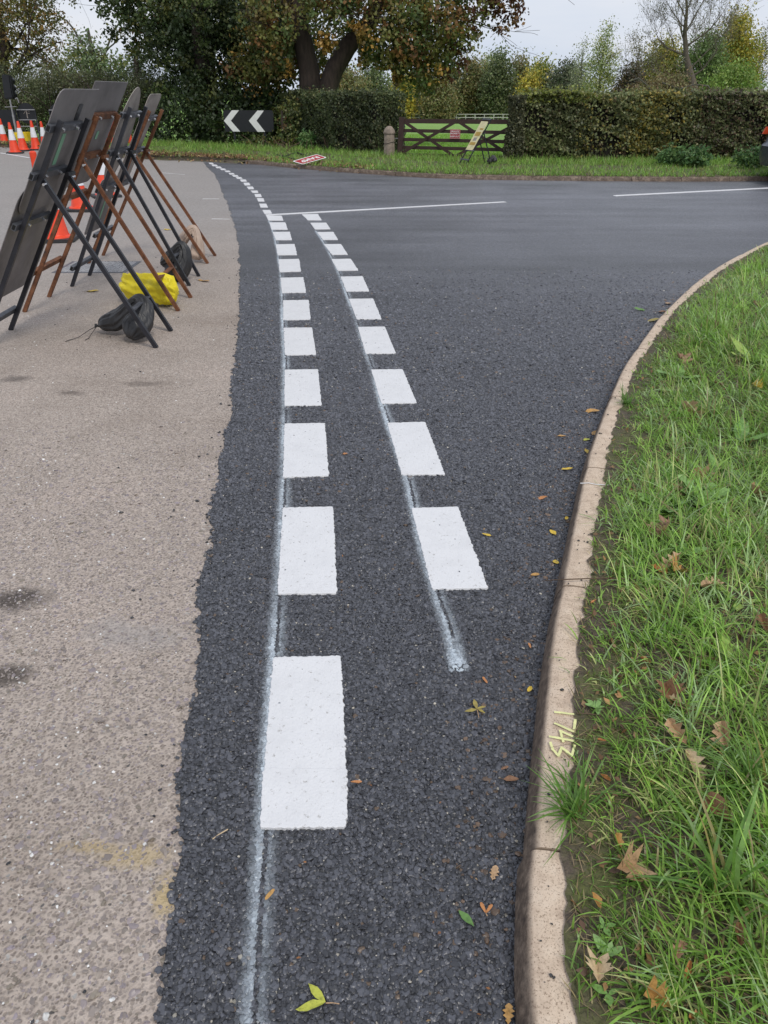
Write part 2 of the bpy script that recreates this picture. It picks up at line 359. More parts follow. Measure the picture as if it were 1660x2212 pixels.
def rag(x, seed, f0, amp, octs=4):
    return sum(vnoise(x, seed + k, f0 * 2 ** k) * amp / 1.7 ** k for k in range(octs))

# ================================================================ SETTING
# old road (everything up to the far verge), new asphalt on top, kerbs, verges, field
far_pts = [(-70, 60), tuple(at(0, 476)[:2]), tuple(at(454, 516)[:2])] + [tuple(at(x, y)[:2]) for x, y in
          [(653, 523), (761, 528), (797, 530), (942, 545), (1117, 560), (1300, 572), (1411, 580), (1640, 585), (1949, 588), (2200, 590), (2494, 588)]] + [(14, 16.2), (40, 21), (70, 29)]
kerb_pts = [(.165, -4), (.2, -1)] + [tuple(at(x, y)[:2]) for x, y in
          [(1669, 3324), (1675, 3002), (1684, 2822), (1702, 2671), (1726, 2400), (1759, 2112), (1801, 1931), (1837, 1751), (1886, 1531), (1946, 1369), (2012, 1224), (2133, 1055), (2217, 971), (2301, 905), (2355, 872), (2434, 829), (2491, 802)]] + [(6.2, 9.9), (9.5, 11.2), (40, 16.5), (70, 21)]
left_px = [(487, 3324), (506, 3092), (544, 2885), (561, 2729), (588, 2442), (586, 2500), (602, 2359), (629, 2196), (640, 2072), (625, 1980), (645, 1844), (683, 1752), (694, 1600), (719, 1469), (738, 1349), (753, 1228), (757, 1132), (776, 1035), (777, 843), (772, 790), (753, 708), (750, 697), (736, 661), (714, 599), (693, 563), (671, 541), (655, 520)]
left_px.sort(key=lambda p: -p[1])
left_pts = [(-.23, -4), (-.24, 0)] + [tuple(at(x, y)[:2]) for x, y in left_px]
KQ, KT, KS = smooth_line(kerb_pts, .02, 7)          # near kerb face line on the road
FQ, FT, FS = smooth_line(far_pts, .15, 3)
LQ, LT, LS = smooth_line(left_pts, .02, 1)
KN = np.c_[KT[:, 1], -KT[:, 0]]                     # to the right (verge side)
FN = np.c_[-FT[:, 1], FT[:, 0]]                     # away from the road
LN = np.c_[LT[:, 1], -LT[:, 0]]
LR = LQ + LN * (.008 + rag(LS, 30, 3, .012, 3) + rag(LS, 40, 22, .010, 5))[:, None]
def terr(x, y):
    yk = np.interp(x, FQ[:, 0], FQ[:, 1]); t = np.clip((y - yk - .8) / 1.6, 0, 1)
    return -.10 + .15 * t - np.clip(y - 24, 0, 136) * .0246
gx = np.unique(np.r_[-np.geomspace(1, 900, 40), np.linspace(-30, 30, 80), np.geomspace(1, 900, 40)])
gy = np.unique(np.r_[-np.geomspace(1, 300, 12), np.linspace(0, 60, 100), np.geomspace(60, 1500, 50)])
GX, GY = np.meshgrid(gx, gy); gz = terr(GX, GY)
n0 = len(gx); ii = (np.arange(len(gy) - 1)[:, None] * n0 + np.arange(n0 - 1)[None]).ravel()
tag(np_obj('ground', np.c_[GX.ravel(), GY.ravel(), gz.ravel()], np.c_[ii, ii + 1, ii + n0 + 1, ii + n0], M['field'], smooth=True), kind='structure')
old = [(-70, -25), (1.5, -25), (1.5, 6), (5, 8), (12, 12), (70, 20)] + [tuple(p) for p in FQ[::-1]]
oldroad = flat_poly('old_road', old, 0.0, M['old'], kind='structure')
kside = KQ + KN * .01
sel = FQ[:, 0] > LR[-1, 0]
roadpoly = [tuple(p) for p in LR] + [tuple(p) for p in (FQ + FN * .02)[sel]] + [tuple(p) for p in kside[::-1]]
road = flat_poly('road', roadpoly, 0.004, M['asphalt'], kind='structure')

def sweep_strip(q, nrm, offs, zs, mat, name, parent=None, attr=None, kind=None):
    offs = np.asarray(offs); n = len(q); k = offs.shape[-1]
    O = offs if offs.ndim == 2 else np.tile(offs, (n, 1)); Z = np.asarray(zs) * np.ones((n, k))
    v = np.stack([q[:, None, 0] + nrm[:, None, 0] * O, q[:, None, 1] + nrm[:, None, 1] * O, Z], 2).reshape(-1, 3)
    i = (np.arange(n - 1)[:, None] * k + np.arange(k - 1)[None]).ravel()
    return np_obj(name, v, np.c_[i, i + 1, i + k + 1, i + k], mat, parent, attrs=attr, kind=kind)

def s_of(Q, S, p): return S[np.argmin(np.linalg.norm(Q - np.array(p[:2]), axis=1))]
# ---- kerbs: one child per stone
PROF = [(0, -.05), (0, 0), (.010, .045), (.019, .072), (.024, .0795), (.032, .0832), (.06, .084), (.13, .084), (.13, -.05)]
GRM = [1.2, 1.2, 1.1, .9, .55, .06, 0, 0, 0]
def kerb(name, Q, Nn, S, s0, s1, joints, seedk, flip=False, hscale=1):
    root = empty(name, (0, 0, 0), kind='structure')
    for j, (a, b) in enumerate(joints):
        n = max(3, int((b - a) / .07)); s = np.linspace(a + .004, b - .004, n)
        q = np.c_[np.interp(s, S, Q[:, 0]), np.interp(s, S, Q[:, 1])]; nn = np.c_[np.interp(s, S, Nn[:, 0]), np.interp(s, S, Nn[:, 1])]
        off = random.uniform(-.004, .004); dz = random.uniform(-.0025, .0012)
        if name == 'kerb' and a < KJ0 - .1: off = -.007
        k = len(PROF); V = []; G = []
        for i in range(n):
            e = .003 if i in (0, n - 1) else 0
            for m_, (o, z) in enumerate(PROF):
                jit = 0 if m_ in (0, 8) else random.uniform(-.0012, .0012)
                chip = e if m_ in (3, 4, 5) else 0
                oo = o + off + jit + chip; zz = z * hscale + (dz if z > 0 else 0) + jit * .5 - chip * .8
                V.append((q[i, 0] + nn[i, 0] * oo, q[i, 1] + nn[i, 1] * oo, zz)); G.append(GRM[m_] if not flip else .75 + .25 * random.random())
        F = []
        for i in range(n - 1):
            for m_ in range(k - 1):
                f = (i * k + m_, i * k + m_ + 1, (i + 1) * k + m_ + 1, (i + 1) * k + m_); F.append(f if not flip else f[::-1])
        F.append(tuple(range(k))[::1 if flip else -1]); F.append(tuple((n - 1) * k + m_ for m_ in range(k))[::-1 if flip else 1])
        np_obj('kerb_stone', V, F, M['kerb'], root, attrs={'grime': ('FLOAT', G)}, smooth=True)
    return root
KJ1 = s_of(KQ, KS, at(1684, 2822)); KJ2 = s_of(KQ, KS, at(1797, 1957)); KJ0 = KJ1
J = [KJ1 - .914 * 2, KJ1 - .914, KJ1, KJ2] + [KJ2 + .914 * k for k in range(1, 18)]
kerbo = kerb('kerb', KQ, KN, KS, 0, 0, list(zip(J[:-1], J[1:])), 1)
fs0 = s_of(FQ, FS, at(790, 530)); fj = [fs0 + .914 * k for k in range(0, 26)]
fkerb = kerb('far_kerb', FQ, FN, FS, 0, 0, list(zip(fj[:-1], fj[1:])), 2, True, .95)
# crayon number and white tick on the near kerb
def kz(sx, sy, z=.0855): return at(sx, sy, z)
def stroke(poly, wd, name, mat, parent, zz=.0870):
    B = MB(); P = [Vector(kz(x, y, zz)) for x, y in poly]
    for q_, (a, b) in enumerate(zip(P[:-1], P[1:])):
        a = a + Vector((0, 0, .0003 * q_)); b = b + Vector((0, 0, .0003 * q_)); d = (b - a); s = Vector((-d.y, d.x, 0)).normalized() * wd / 2; e = d.normalized() * wd * .35
        m_ = max(2, int(d.length / .006)); row = []
        for i in range(m_ + 1):
            p = (a - e).lerp(b + e, i / m_); j1, j2 = random.uniform(.75, 1.15), random.uniform(.75, 1.15); row += [p + s * j1, p - s * j2]
        B.add(row, [(2 * i + 1, 2 * i + 3, 2 * i + 2, 2 * i) for i in range(m_)])
    return B.build(name, mat, parent)
zc = lambda p: (1500 + p[0] / 2.371, 2100 + p[1] / 2.371)
digits = [[(718, 500), (875, 518)], [(718, 587), (862, 652), (873, 560)], [(850, 685), (757, 645), (780, 728)], [(678, 688), (858, 722)], [(682, 735), (700, 790), (745, 838), (768, 775), (800, 800), (845, 838), (868, 760)]]
num = MB()
for i_, d in enumerate(digits): o = stroke([zc(p) for p in d], .0066, 'painted_number', M['chalk'], kerbo, .0870 + .0005 * i_)
o = stroke([(1886, 1568), (1912, 1567), (1935, 1572), (1975, 1574)], .006, 'painted_tick', M['signwhite'], kerbo)

# ---- near verge: soil with a ragged edge over the kerb backs
edge_off = .098 + rag(KS, 60, 2.2, .010, 2) + rag(KS, 70, 30, .0085, 5) + np.interp(KS - KS[0], [0, 5.6, 6.6, 8, 12, 100], [-.004, -.012, .004, -.006, -.015, .0]) + .016 * np.exp(-((KS - s_of(KQ, KS, at(1735, 2400))) / .16) ** 2)
VE = KQ + KN * edge_off[:, None]
sl = (KS < KS[-1] - .5); vpoly = [tuple(p) for p in VE[sl]] + [(69, 19), (69, -4), (.3, -4)]
flat_poly('verge', vpoly, .0875, M['soil'], kind='structure')
# far verge
fo = .10 + rag(FS, 80, 3, .03, 3); F1 = FQ + FN * fo[:, None]
lm = FQ[:, 0] < at(790, 530)[0]; F1[lm] = (FQ + FN * (rag(FS, 81, 1.2, .15, 4))[:, None])[lm]
FZ = np.tile([.05, .088, .10, .11, .12, .06], (len(FQ), 1)); FZ[lm] = [.002, .012, .07, .11, .12, .06]
FO = np.tile([0, .02, .3, 1, 2, 3.4], (len(FQ), 1)); FO[lm] = [0, .06, .35, 1, 2, 3.4]
sweep_strip(F1, FN, FO, FZ, M['soil'], 'far_verge', kind='structure')
# park the mud along the gutter
sm = (KS > 3.4) & (KS < 14)
dens = np.tile([0, .25, .6, .7, .55], (sm.sum(), 1)) * (.75 + .5 * vnoise(KS[sm], 5, 3))[:, None]

# ---- road markings: thick paint, one part per dash
def dash(quad, name='give_way_dash', z0=.004, z1=.0100, px=True, step=None, amp=None, parent=road):
    P = [np.array(at(x, y, z1)[:2]) if px else np.array(p, float) for (x, y), p in ((q, q) for q in quad)]
    c = sum(P) / 4; dist = c[1]; step = step or max(.005, dist * .0035); amp = amp if amp is not None else (.0030 if dist < 6 else .004)
    pts = []
    for i in range(4):
        a, b, p_ = P[i], P[(i + 1) % 4], P[i - 1]; d = b - a; Ln = np.linalg.norm(d); nrm = np.array([d[1], -d[0]]) / Ln
        r = .007; k = max(2, int((Ln - 2 * r) / step))
        pts.append(a + (p_ - a) / np.linalg.norm(p_ - a) * r * .35 + d / Ln * r * .35)
        for j in range(k + 1):
            t = (r + (Ln - 2 * r) * j / k) / Ln; pts.append(a + d * t + nrm * rng.normal(0, amp * .6) * (1 if j % 2 else .6))
    n = len(pts); top = [(p[0], p[1], z1) for p in pts]; bot = [(p[0] + (p[0] - c[0]) * .006, p[1] + (p[1] - c[1]) * .006, z0) for p in pts]
    inner = [(p[0] + (c[0] - p[0]) * .02, p[1] + (c[1] - p[1]) * .02, z1 + .0007) for p in pts]
    F = [tuple(range(2 * n, 3 * n))] + [(i, (i + 1) % n, 2 * n + (i + 1) % n, 2 * n + i) for i in range(n)] + [(n + i, n + (i + 1) % n, (i + 1) % n, i) for i in range(n)]
    area = sum(pts[i][0] * pts[(i + 1) % n][1] - pts[(i + 1) % n][0] * pts[i][1] for i in range(n))
    if area < 0: F = [f[::-1] for f in F]
    return np_obj(name, top + bot + inner, F, M['paint'], parent)
k1 = lambda q: [(700 + x / 2.075, 650 + y / 2.075) for x, y in q]
k2 = lambda q: [(640 + x / 2.515, 300 + y / 2.515) for x, y in q]
kd = lambda q: [(x * 2494 / 1660, y * 2494 / 1660) for x, y in q]
LM = [k1(q) for q in [
 [(340, 101), (445, 102), (457, 133), (357, 133)], [(362, 147), (470, 147), (486, 194), (377, 194)], [(385, 212), (500, 210), (514, 264), (405, 264)], [(405, 295), (533, 293), (548, 365), (418, 366)],
 [(424, 396), (562, 393), (576, 475), (432, 480)], [(438, 520), (592, 516), (609, 618), (447, 620)], [(455, 672), (628, 669), (640, 800), (456, 803)], [(458, 857), (650, 855), (677, 1037), (467, 1039)],
 [(466, 1140), (690, 1136), (714, 1378), (464, 1381)], [(463, 1503), (737, 1498), (762, 1854), (455, 1863)]]] + [kd(q) for q in [
 [(611, 1096), (720, 1094), (728, 1281), (600, 1283)], [(590, 1420), (737, 1416), (748, 1668), (570, 1668)]]]
RM = [k1(q) for q in [
 [(580, 93), (688, 90), (715, 131), (622, 131)], [(638, 150), (745, 149), (773, 191), (670, 192)], [(684, 213), (794, 211), (825, 263), (722, 263)], [(730, 294), (845, 293), (890, 362), (783, 363)],
 [(780, 394), (910, 392), (962, 469), (822, 470)], [(842, 512), (990, 510), (1035, 609), (880, 610)], [(898, 662), (1062, 660), (1118, 797), (950, 797)], [(958, 851), (1140, 849), (1215, 1029), (1012, 1029)],
 [(1048, 1138), (1260, 1136), (1356, 1363), (1117, 1365)], [(1157, 1497), (1412, 1491), (1546, 1845), (1255, 1846)]]] + [kd([(889, 1097), (990, 1094), (1055, 1270), (934, 1273)])]
SMK = [k2(q) for q in [
 [(530, 953), (595, 953), (614, 990), (553, 992)], [(505, 901), (563, 901), (581, 940), (520, 940)], [(487, 857), (540, 857), (552, 890), (500, 890)], [(467, 824), (518, 823), (530, 853), (478, 853)],
 [(435, 797), (490, 796), (503, 818), (455, 818)], [(402, 764), (452, 763), (468, 788), (422, 789)], [(376, 732), (422, 731), (437, 757), (390, 758)], [(348, 706), (395, 706), (408, 726), (362, 727)],
 [(313, 688), (358, 687), (374, 703), (330, 703)], [(283, 671), (328, 671), (342, 686), (298, 686)], [(255, 654), (295, 654), (310, 668), (268, 668)], [(222, 634), (262, 634), (275, 648), (236, 648)],
 [(183, 617), (222, 617), (238, 630), (200, 631)], [(148, 602), (188, 601), (203, 615), (160, 616)], [(115, 584), (158, 586), (170, 599), (128, 600)], [(92, 570), (125, 571), (138, 583), (104, 583)]]]
for q in LM + RM: dash(q)
dash(kd([(569, 1660), (751, 1660), (749, 1786), (561, 1789)]), z1=.0114, step=.006)   # the re-laid overlapping end of the nearest dash
for q in SMK:
    mc = np.mean(np.array(q), 0); up_ = (np.array(q[0]) + np.array(q[1]) - np.array(q[2]) - np.array(q[3])) / 2
    sh = .14; q2 = [tuple(np.array(p) - up_ * sh * (1 if i < 2 else -1) * .9) for i, p in enumerate(q)]; dash(q2, 'edge_dash', amp=.002)
# centre line (two long dashes, continued to the right) and the old line on the left
a = at(866, 699)[:2]; b = at(1640, 656)[:2]; d1 = (b - a) / np.linalg.norm(b - a); n1 = np.array([-d1[1], d1[0]])
def line(p, q, w0, w1, name, z1=.009):
    d = (q - p) / np.linalg.norm(q - p); n_ = np.array([-d[1], d[0]])
    return dash([p - n_ * w0 / 2, q - n_ * w1 / 2, q + n_ * w1 / 2, p + n_ * w0 / 2], name, z1=z1, px=False, step=.08, amp=.003)
line(a, b, .095, .07, 'centre_line')
c_ = at(1998, 636)[:2]; d_ = at(2494, 611)[:2]; line(c_, d_ + (d_ - c_) * .3, .10, .10, 'centre_line')
e_ = at(0, 496)[:2]; f_ = at(96, 512)[:2]; line(e_, f_, .10, .08, 'old_edge_line', z1=.005)

for (x1, y1), (x2, y2) in (((720, 597), (745, 598)), ((658, 645), (712, 645)), ((688, 710), (745, 711)), ((520, 560), (600, 566))):
    dash([at(x1, y1)[:2] - np.array([0, .012]), at(x2, y2)[:2] - np.array([0, .004]), at(x2, y2)[:2] + np.array([0, .006]), at(x1, y1)[:2] + np.array([0, .012])], 'scrape_mark', 0, .003, px=False, step=.08, amp=.004, parent=oldroad)
# spray paint guide lines, left and right rows
sprL = [(827, 3324), (846, 3010), (865, 2700), (884, 2400), (902, 2065), (918, 1800), (926, 1590), (929, 1339), (930, 1175), (923, 1050), (920, 958), (915, 888), (907, 833), (898, 785), (888, 746), (876, 717)]
sprR = [(1490, 2160), (1466, 2048), (1425, 1938), (1380, 1790), (1346, 1638), (1331, 1566), (1261, 1363), (1244, 1310), (1211, 1195), (1194, 1149), (1165, 1057), (1160, 1040), (1102, 884), (1077, 831), (1052, 785), (1028, 749)]
def spray(pts, seed, k=1.0, end=None):
    q, t, s = smooth_line([at(x, y)[:2] for x, y in pts], .01, 4); nn = np.c_[t[:, 1], -t[:, 0]]
    offs = np.array([-.040, -.032, -.024, -.017, -.011, -.006, -.0045, .0045, .006, .009, .013, .020, .027, .034])
    base = np.array([0, .14, .45, .95, 1.1, 1., .0, .0, .5, .6, .45, .22, .08, 0])
    env = np.clip(.7 + .35 * vnoise(s, seed, 3) + .15 * vnoise(s, seed + 1, 30), .05, 1.1) * k
    D = base[None] * env[:, None]
    if end: # full blob where the run begins
        m = np.clip(1 - s / end, 0, 1)[:, None]; D = np.maximum(D, m * np.array([0, .2, .7, 1, 1, 1, 1, 1, 1, 1, .8, .3, .1, 0])[None] * 1.1)
    sweep_strip(q, nn, offs, .0052, M['spray'], 'spray_line', road, {'dens': ('FLOAT', D.ravel())}, 'stuff')
    return q, nn, s, offs, D
SP = [spray(sprL, 3, 1.0), spray(sprR, 9, .9, .14)]
def spray_at(P):
    """how much guide-line paint lies at points P (n,2)"""
    out = np.zeros(len(P))
    for q, nn, s, offs, D in SP:
        for c0 in range(0, len(P), 20000):
            p = P[c0:c0 + 20000]; qq = q[::2]; d2 = ((p[:, None] - qq[None]) ** 2).sum(2); j = d2.argmin(1) * 2
            o = ((p - q[j]) * nn[j]).sum(1); al = np.abs(((p - q[j]) * np.c_[-nn[j][:, 1], nn[j][:, 0]]).sum(1)) < .03
            kk = np.clip(np.searchsorted(offs, o), 1, len(offs) - 1); w_ = (o - offs[kk - 1]) / (offs[kk] - offs[kk - 1])
            val = D[j, kk - 1] * (1 - w_) + D[j, kk] * w_; val[(o < offs[0]) | (o > offs[-1]) | ~al] = 0
            out[c0:c0 + 20000] = np.maximum(out[c0:c0 + 20000], val)
    return out

# ---- loose and bedded stone chips of the new surface, close to the camera
def chips(name, P, rad, zc_, col, mat, flat=.55, parent=None):
    me = bpy.data.meshes.new(name); n = len(P); me.vertices.add(n)
    v = np.c_[P, zc_].astype(np.float32); me.vertices.foreach_set('co', v.ravel())
    rot = np.c_[rng.normal(0, .35, n), rng.normal(0, .35, n), rng.random(n) * 6.28].astype(np.float32)
    scl = np.c_[rad * rng.uniform(.8, 1.25, n), rad * rng.uniform(.7, 1.1, n), rad * flat * rng.uniform(.7, 1.2, n)].astype(np.float32)
    for an, dt in (('rot', rot), ('scl', scl)): me.attributes.new(an, 'FLOAT_VECTOR', 'POINT').data.foreach_set('vector', dt.ravel())
    me.attributes.new('tint', 'FLOAT_COLOR', 'POINT').data.foreach_set('color', np.c_[col, np.ones(n)].astype(np.float32).ravel())
    o = bpy.data.objects.new(name, me); COL.objects.link(o); o['kind'] = 'stuff'
    if parent: o.parent = parent
    g = bpy.data.node_groups.new(name, 'GeometryNodeTree'); g.interface.new_socket('Geometry', in_out='INPUT', socket_type='NodeSocketGeometry'); g.interface.new_socket('Geometry', in_out='OUTPUT', socket_type='NodeSocketGeometry')
    gi = g.nodes.new('NodeGroupInput'); go = g.nodes.new('NodeGroupOutput'); ip = g.nodes.new('GeometryNodeInstanceOnPoints')
    ico = g.nodes.new('GeometryNodeMeshIcoSphere'); ico.inputs['Radius'].default_value = 1; ico.inputs['Subdivisions'].default_value = 2
    spn = g.nodes.new('GeometryNodeSetPosition'); nzv = g.nodes.new('ShaderNodeTexVoronoi'); nzv.inputs['Scale'].default_value = .9
    sub = g.nodes.new('ShaderNodeVectorMath'); sub.operation = 'SUBTRACT'; sub.inputs[1].default_value = (.5, .5, .5); sc_ = g.nodes.new('ShaderNodeVectorMath'); sc_.operation = 'SCALE'; sc_.inputs['Scale'].default_value = .55
    sm_ = g.nodes.new('GeometryNodeSetMaterial'); sm_.inputs['Material'].default_value = mat
    ar = g.nodes.new('GeometryNodeInputNamedAttribute'); ar.data_type = 'FLOAT_VECTOR'; ar.inputs['Name'].default_value = 'rot'
    as_ = g.nodes.new('GeometryNodeInputNamedAttribute'); as_.data_type = 'FLOAT_VECTOR'; as_.inputs['Name'].default_value = 'scl'
    K = g.links.new
    K(ico.outputs['Mesh'], spn.inputs['Geometry']); K(nzv.outputs['Color'], sub.inputs[0]); K(sub.outputs[0], sc_.inputs[0]); K(sc_.outputs[0], spn.inputs['Offset'])
    K(spn.outputs[0], sm_.inputs['Geometry']); K(sm_.outputs[0], ip.inputs['Instance']); K(gi.outputs[0], ip.inputs['Points'])
    K(ar.outputs['Attribute'], ip.inputs['Rotation']); K(as_.outputs['Attribute'], ip.inputs['Scale']); K(ip.outputs[0], go.inputs[0])
    md = o.modifiers.new('stones', 'NODES'); md.node_group = g
    return o
mchip, t_, b_ = nodes_of('bitumen_coated_stone')
a_ = N(t_, 'ShaderNodeAttribute', attribute_name='tint', attribute_type='INSTANCER'); t_.links.new(a_.outputs['Color'], b_.inputs['Base Color'])
b_.inputs['Roughness'].default_value = .34; b_.inputs['IOR'].default_value = 1.55; bump(t_, b_, noise(t_, 500, 2), .0006, .5)
YN = 7.5
def jitter_grid(x0, x1, y0, y1, sp):
    xs = np.arange(x0, x1, sp); ys = np.arange(y0, y1, sp); X, Y = np.meshgrid(xs, ys)
    return np.c_[X.ravel(), Y.ravel()] + rng.uniform(-.5, .5, (X.size, 2)) * sp
P = np.vstack([jitter_grid(-1.3, 1.9, .45, 2.4, .0074), jitter_grid(-1.8, 2.6, 2.4, 4.2, .0088), jitter_grid(-2.2, 4.0, 4.2, YN, .0115)])
xl = np.interp(P[:, 1], LR[:, 1], LR[:, 0]) + rng.normal(0, .006, len(P)); xr = np.interp(P[:, 1], KQ[:900, 1], KQ[:900, 0]) + .004
P = P[(P[:, 0] > xl) & (P[:, 0] < xr)]
# inside the view (with a margin)
P = P[np.abs(P[:, 0]) < (P[:, 1] * .875 + .7) * .505 + .35]
fade = np.clip((P[:, 1] - 3.2) / (YN - 3.2), 0, 1); P = P[rng.random(len(P)) > fade]
n = len(P); rad = np.where(P[:, 1] < 2.4, rng.lognormal(math.log(.0052), .26, n), rng.lognormal(math.log(.0056), .25, n)).clip(.0022, .0095) * np.where(P[:, 1] > 4.2, 1.15, 1)
tone = rng.random(n); col = np.array([.056, .058, .068])[None] * rng.uniform(.5, 1.7, n)[:, None]
li = tone > .978; col[li] = np.array([.40, .37, .31])[None] * rng.uniform(.4, 1.3, li.sum())[:, None]; rad[li] *= .55
br = (tone > .970) & ~li; col[br] = np.array([.11, .075, .05])[None]
dk = np.interp(P[:, 1], KQ[:900, 1], KQ[:900, 0]) - P[:, 0]
pm = np.clip(1.1 - dk / .16, 0, 1) * .22 + np.exp(-((dk - .13) / .05) ** 2) * .30; pm *= (.5 + .8 * vnoise(P[:, 1], 17, 5).clip(-.4, 1)); mud = rng.random(n) < pm * .42
col[mud] = np.array([.125, .082, .055])[None] * rng.uniform(.5, 1.3, mud.sum())[:, None]
col *= np.interp(P[:, 1], [1.6, 4, 7], [1.0, 1.35, 1.9])[:, None]; sa = spray_at(P); smk = np.clip(sa * rng.uniform(.6, 1.3, n), 0, 1)[:, None]; col = col * (1 - smk) + np.array([.50, .565, .62])[None] * smk  # chips lighten with distance, sky reflection at grazing angles put into their colour
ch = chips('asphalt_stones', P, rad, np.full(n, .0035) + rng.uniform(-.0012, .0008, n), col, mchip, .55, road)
print('chips', n)
# stray stones: black crumbs and pale chips on the old road, grit in the gutter
def scat(n, x0, x1, y0, y1): return np.c_[rng.uniform(x0, x1, n), rng.uniform(y0, y1, n)]
P = scat(9000, -3.5, .1, .5, 8); xl = np.interp(P[:, 1], LR[:, 1], LR[:, 0]); d = xl - P[:, 0]
keep = (d > -.01) & (rng.random(len(P)) < (np.exp(-np.abs(d) / .03) * .9 + .018)); P1 = P[keep]
c1 = np.array([.03, .03, .033])[None] * rng.uniform(.6, 1.5, len(P1))[:, None]
q0 = at(120, 2130)[:2]; q1 = at(700, 1500)[:2]; q2 = at(20, 1950)[:2]
P2 = scat(60000, -3, .1, .5, 6); xl = np.interp(P2[:, 1], LR[:, 1], LR[:, 0]); t2 = P2[:, 0] + .42 * (P2[:, 1] - q0[1]) - q0[0]
pr = .014 + .10 * np.exp(-(t2 / .13) ** 2) * (P2[:, 1] < 3.2) + .03 * np.exp(-((P2[:, 1] - 2.2) / .5) ** 2)
P2 = P2[(P2[:, 0] < xl - .01) & (rng.random(len(P2)) < pr)]
c2 = np.array([.72, .71, .69])[None] * rng.uniform(.6, 1.15, len(P2))[:, None]
Pa = np.vstack([P1, P2]); ra = np.r_[rng.lognormal(math.log(.0045), .35, len(P1)), rng.lognormal(math.log(.0026), .4, len(P2))].clip(.001, .009)
chips('loose_stones', Pa, ra, np.r_[np.full(len(P1), .002), np.full(len(P2), .0002)], np.vstack([c1, c2]), mchip, .6, oldroad)
# bedded stones of the old surface
P3 = jitter_grid(-2.4, .05, .45, 3.6, .0095); xl = np.interp(P3[:, 1], LR[:, 1], LR[:, 0]); P3 = P3[(P3[:, 0] < xl - .004) & (np.abs(P3[:, 0]) < (P3[:, 1] * .875 + .7) * .505 + .35)]
P3 = P3[rng.random(len(P3)) < .62 * np.clip((3.7 - P3[:, 1]) / 1.0, 0, 1)]
n3 = len(P3); c3 = np.array([.26, .22, .19])[None] * rng.uniform(.72, 1.2, n3)[:, None]; c3[:, 2] *= rng.uniform(.9, 1.25, n3)
chips('bedded_stones', P3, rng.lognormal(math.log(.0038), .38, n3).clip(.0015, .010), np.full(n3, -.0012), c3, mchip, .42, oldroad)
print('old chips', len(Pa), n3)
# black crumbs on kerb top
s_ = rng.uniform(KJ1 - .8, KJ1 + 7, 160); o_ = rng.uniform(.035, .10, 160); kq = np.c_[np.interp(s_, KS, KQ[:, 0]) + np.interp(s_, KS, KN[:, 0]) * o_, np.interp(s_, KS, KQ[:, 1]) + np.interp(s_, KS, KN[:, 1]) * o_]
chips('kerb_crumbs', kq, rng.lognormal(math.log(.0022), .4, 160), np.full(160, .0855), np.full((160, 3), .03), mchip, .7, kerbo)

# ================================================================ OBJECTS
def aframe(fx, fy, lean, W, depth, bars, plates, mats, label, yaw=0, hs=1.18, top=1.53, z0=0, group='sign stands in a row on the old road', rear_tie=.24, hinge_plate=True, bolts=True, name='sign_stand', sc=1.0, extras=()):
    """folding sign stand seen in its own frame: front frame leans to +x, plates on its -x face, rear legs reach +x"""
    rt = empty(name, (fx, fy, z0), label, 'sign stand', group)
    rt.rotation_euler = (0, 0, yaw); rt.scale = (sc,) * 3
    l = R(lean); up = Vector((math.sin(l), 0, math.cos(l))); nn = Vector((-math.cos(l), 0, math.sin(l))); Y = Vector((0, 1, 0))
    P = lambda w_, s_, n_=0: Y * w_ + up * s_ + nn * n_
    mu, ml, mb = mats
    for w_ in (0, W):
        B = MB(); B.bar(P(w_, 0), P(w_, top), .027, .027, up=(0, 1, 0)); B.build('upright', mu, rt)
        h = P(w_, hs, -.02) + Y * (.028 if w_ == 0 else -.028); f = Vector((depth, h.y, 0))
        B = MB(); B.bar(h + (h - f).normalized() * .02, f, .026, .026, up=(0, 1, 0)); B.build('rear_leg', ml, rt)
        B = MB(); B.tube([P(w_, hs, -.03) - Y * .02, P(w_, hs, -.03) + Y * .04], .008, 8); B.build('hinge_bolt', M['bolt'], rt)
    h = P(0, hs, -.02); f = Vector((depth, 0, 0)); t = 1 - rear_tie / h.z
    tie = h.lerp(f, t); B = MB(); B.bar(tie + Y * .03, tie + Y * (W - .03), .035, .008, up=(0, 0, 1)); B.build('rear_tie', mb, rt)
    B = MB(); B.bar(P(W, hs + .03, -.03) - Y * .12, P(W, hs + .03, -.03) + Y * .0, .02, .02); B.build('stay', mu, rt)
    for s_ in bars:
        B = MB(); a, b = P(-.075, s_, .027), P(W + .03, s_, .027)
        B.bar(a, b, .026, .040, up=up); bar_ = B.build('crossbar', mb, rt)
        B = MB(); B.bar(a - Y * .0006, a + Y * .002, .018, .030, up=up); B.build('tube_end', M['hole'], bar_)
        if bolts and s_ > .5:
            for w_ in (.10, W - .12):
                B = MB(); B.tube([P(w_, s_, .012), P(w_, s_, -.004)], .009, 8); B.build('bolt', M['bolt'], bar_)
    for (poly, off, m_, lab) in plates:
        B = MB(); B.prism(poly, P(0, 0, off), Y, up, nn, .004); pl_ = B.build('sign_plate', m_, rt)
        # pale worn rim of the sheet
        if lab: pl_['label'] = lab
    for (poly, off, m_, nm) in extras:
        B = MB(); B.prism(poly, P(0, 0, off), Y, up, -nn, .0015); B.build(nm, m_, rt)
    return rt
def ell(cw, cs, a, b, n=40): return [(cw + a * math.cos(2 * math.pi * k / n), cs + b * math.sin(2 * math.pi * k / n)) for k in range(n)]
FR = (M['frame'], M['frame'], M['bar']); RU = (M['rust'], M['rust'], M['rust']); MXD = (M['rust'], M['rust'], M['bar'])
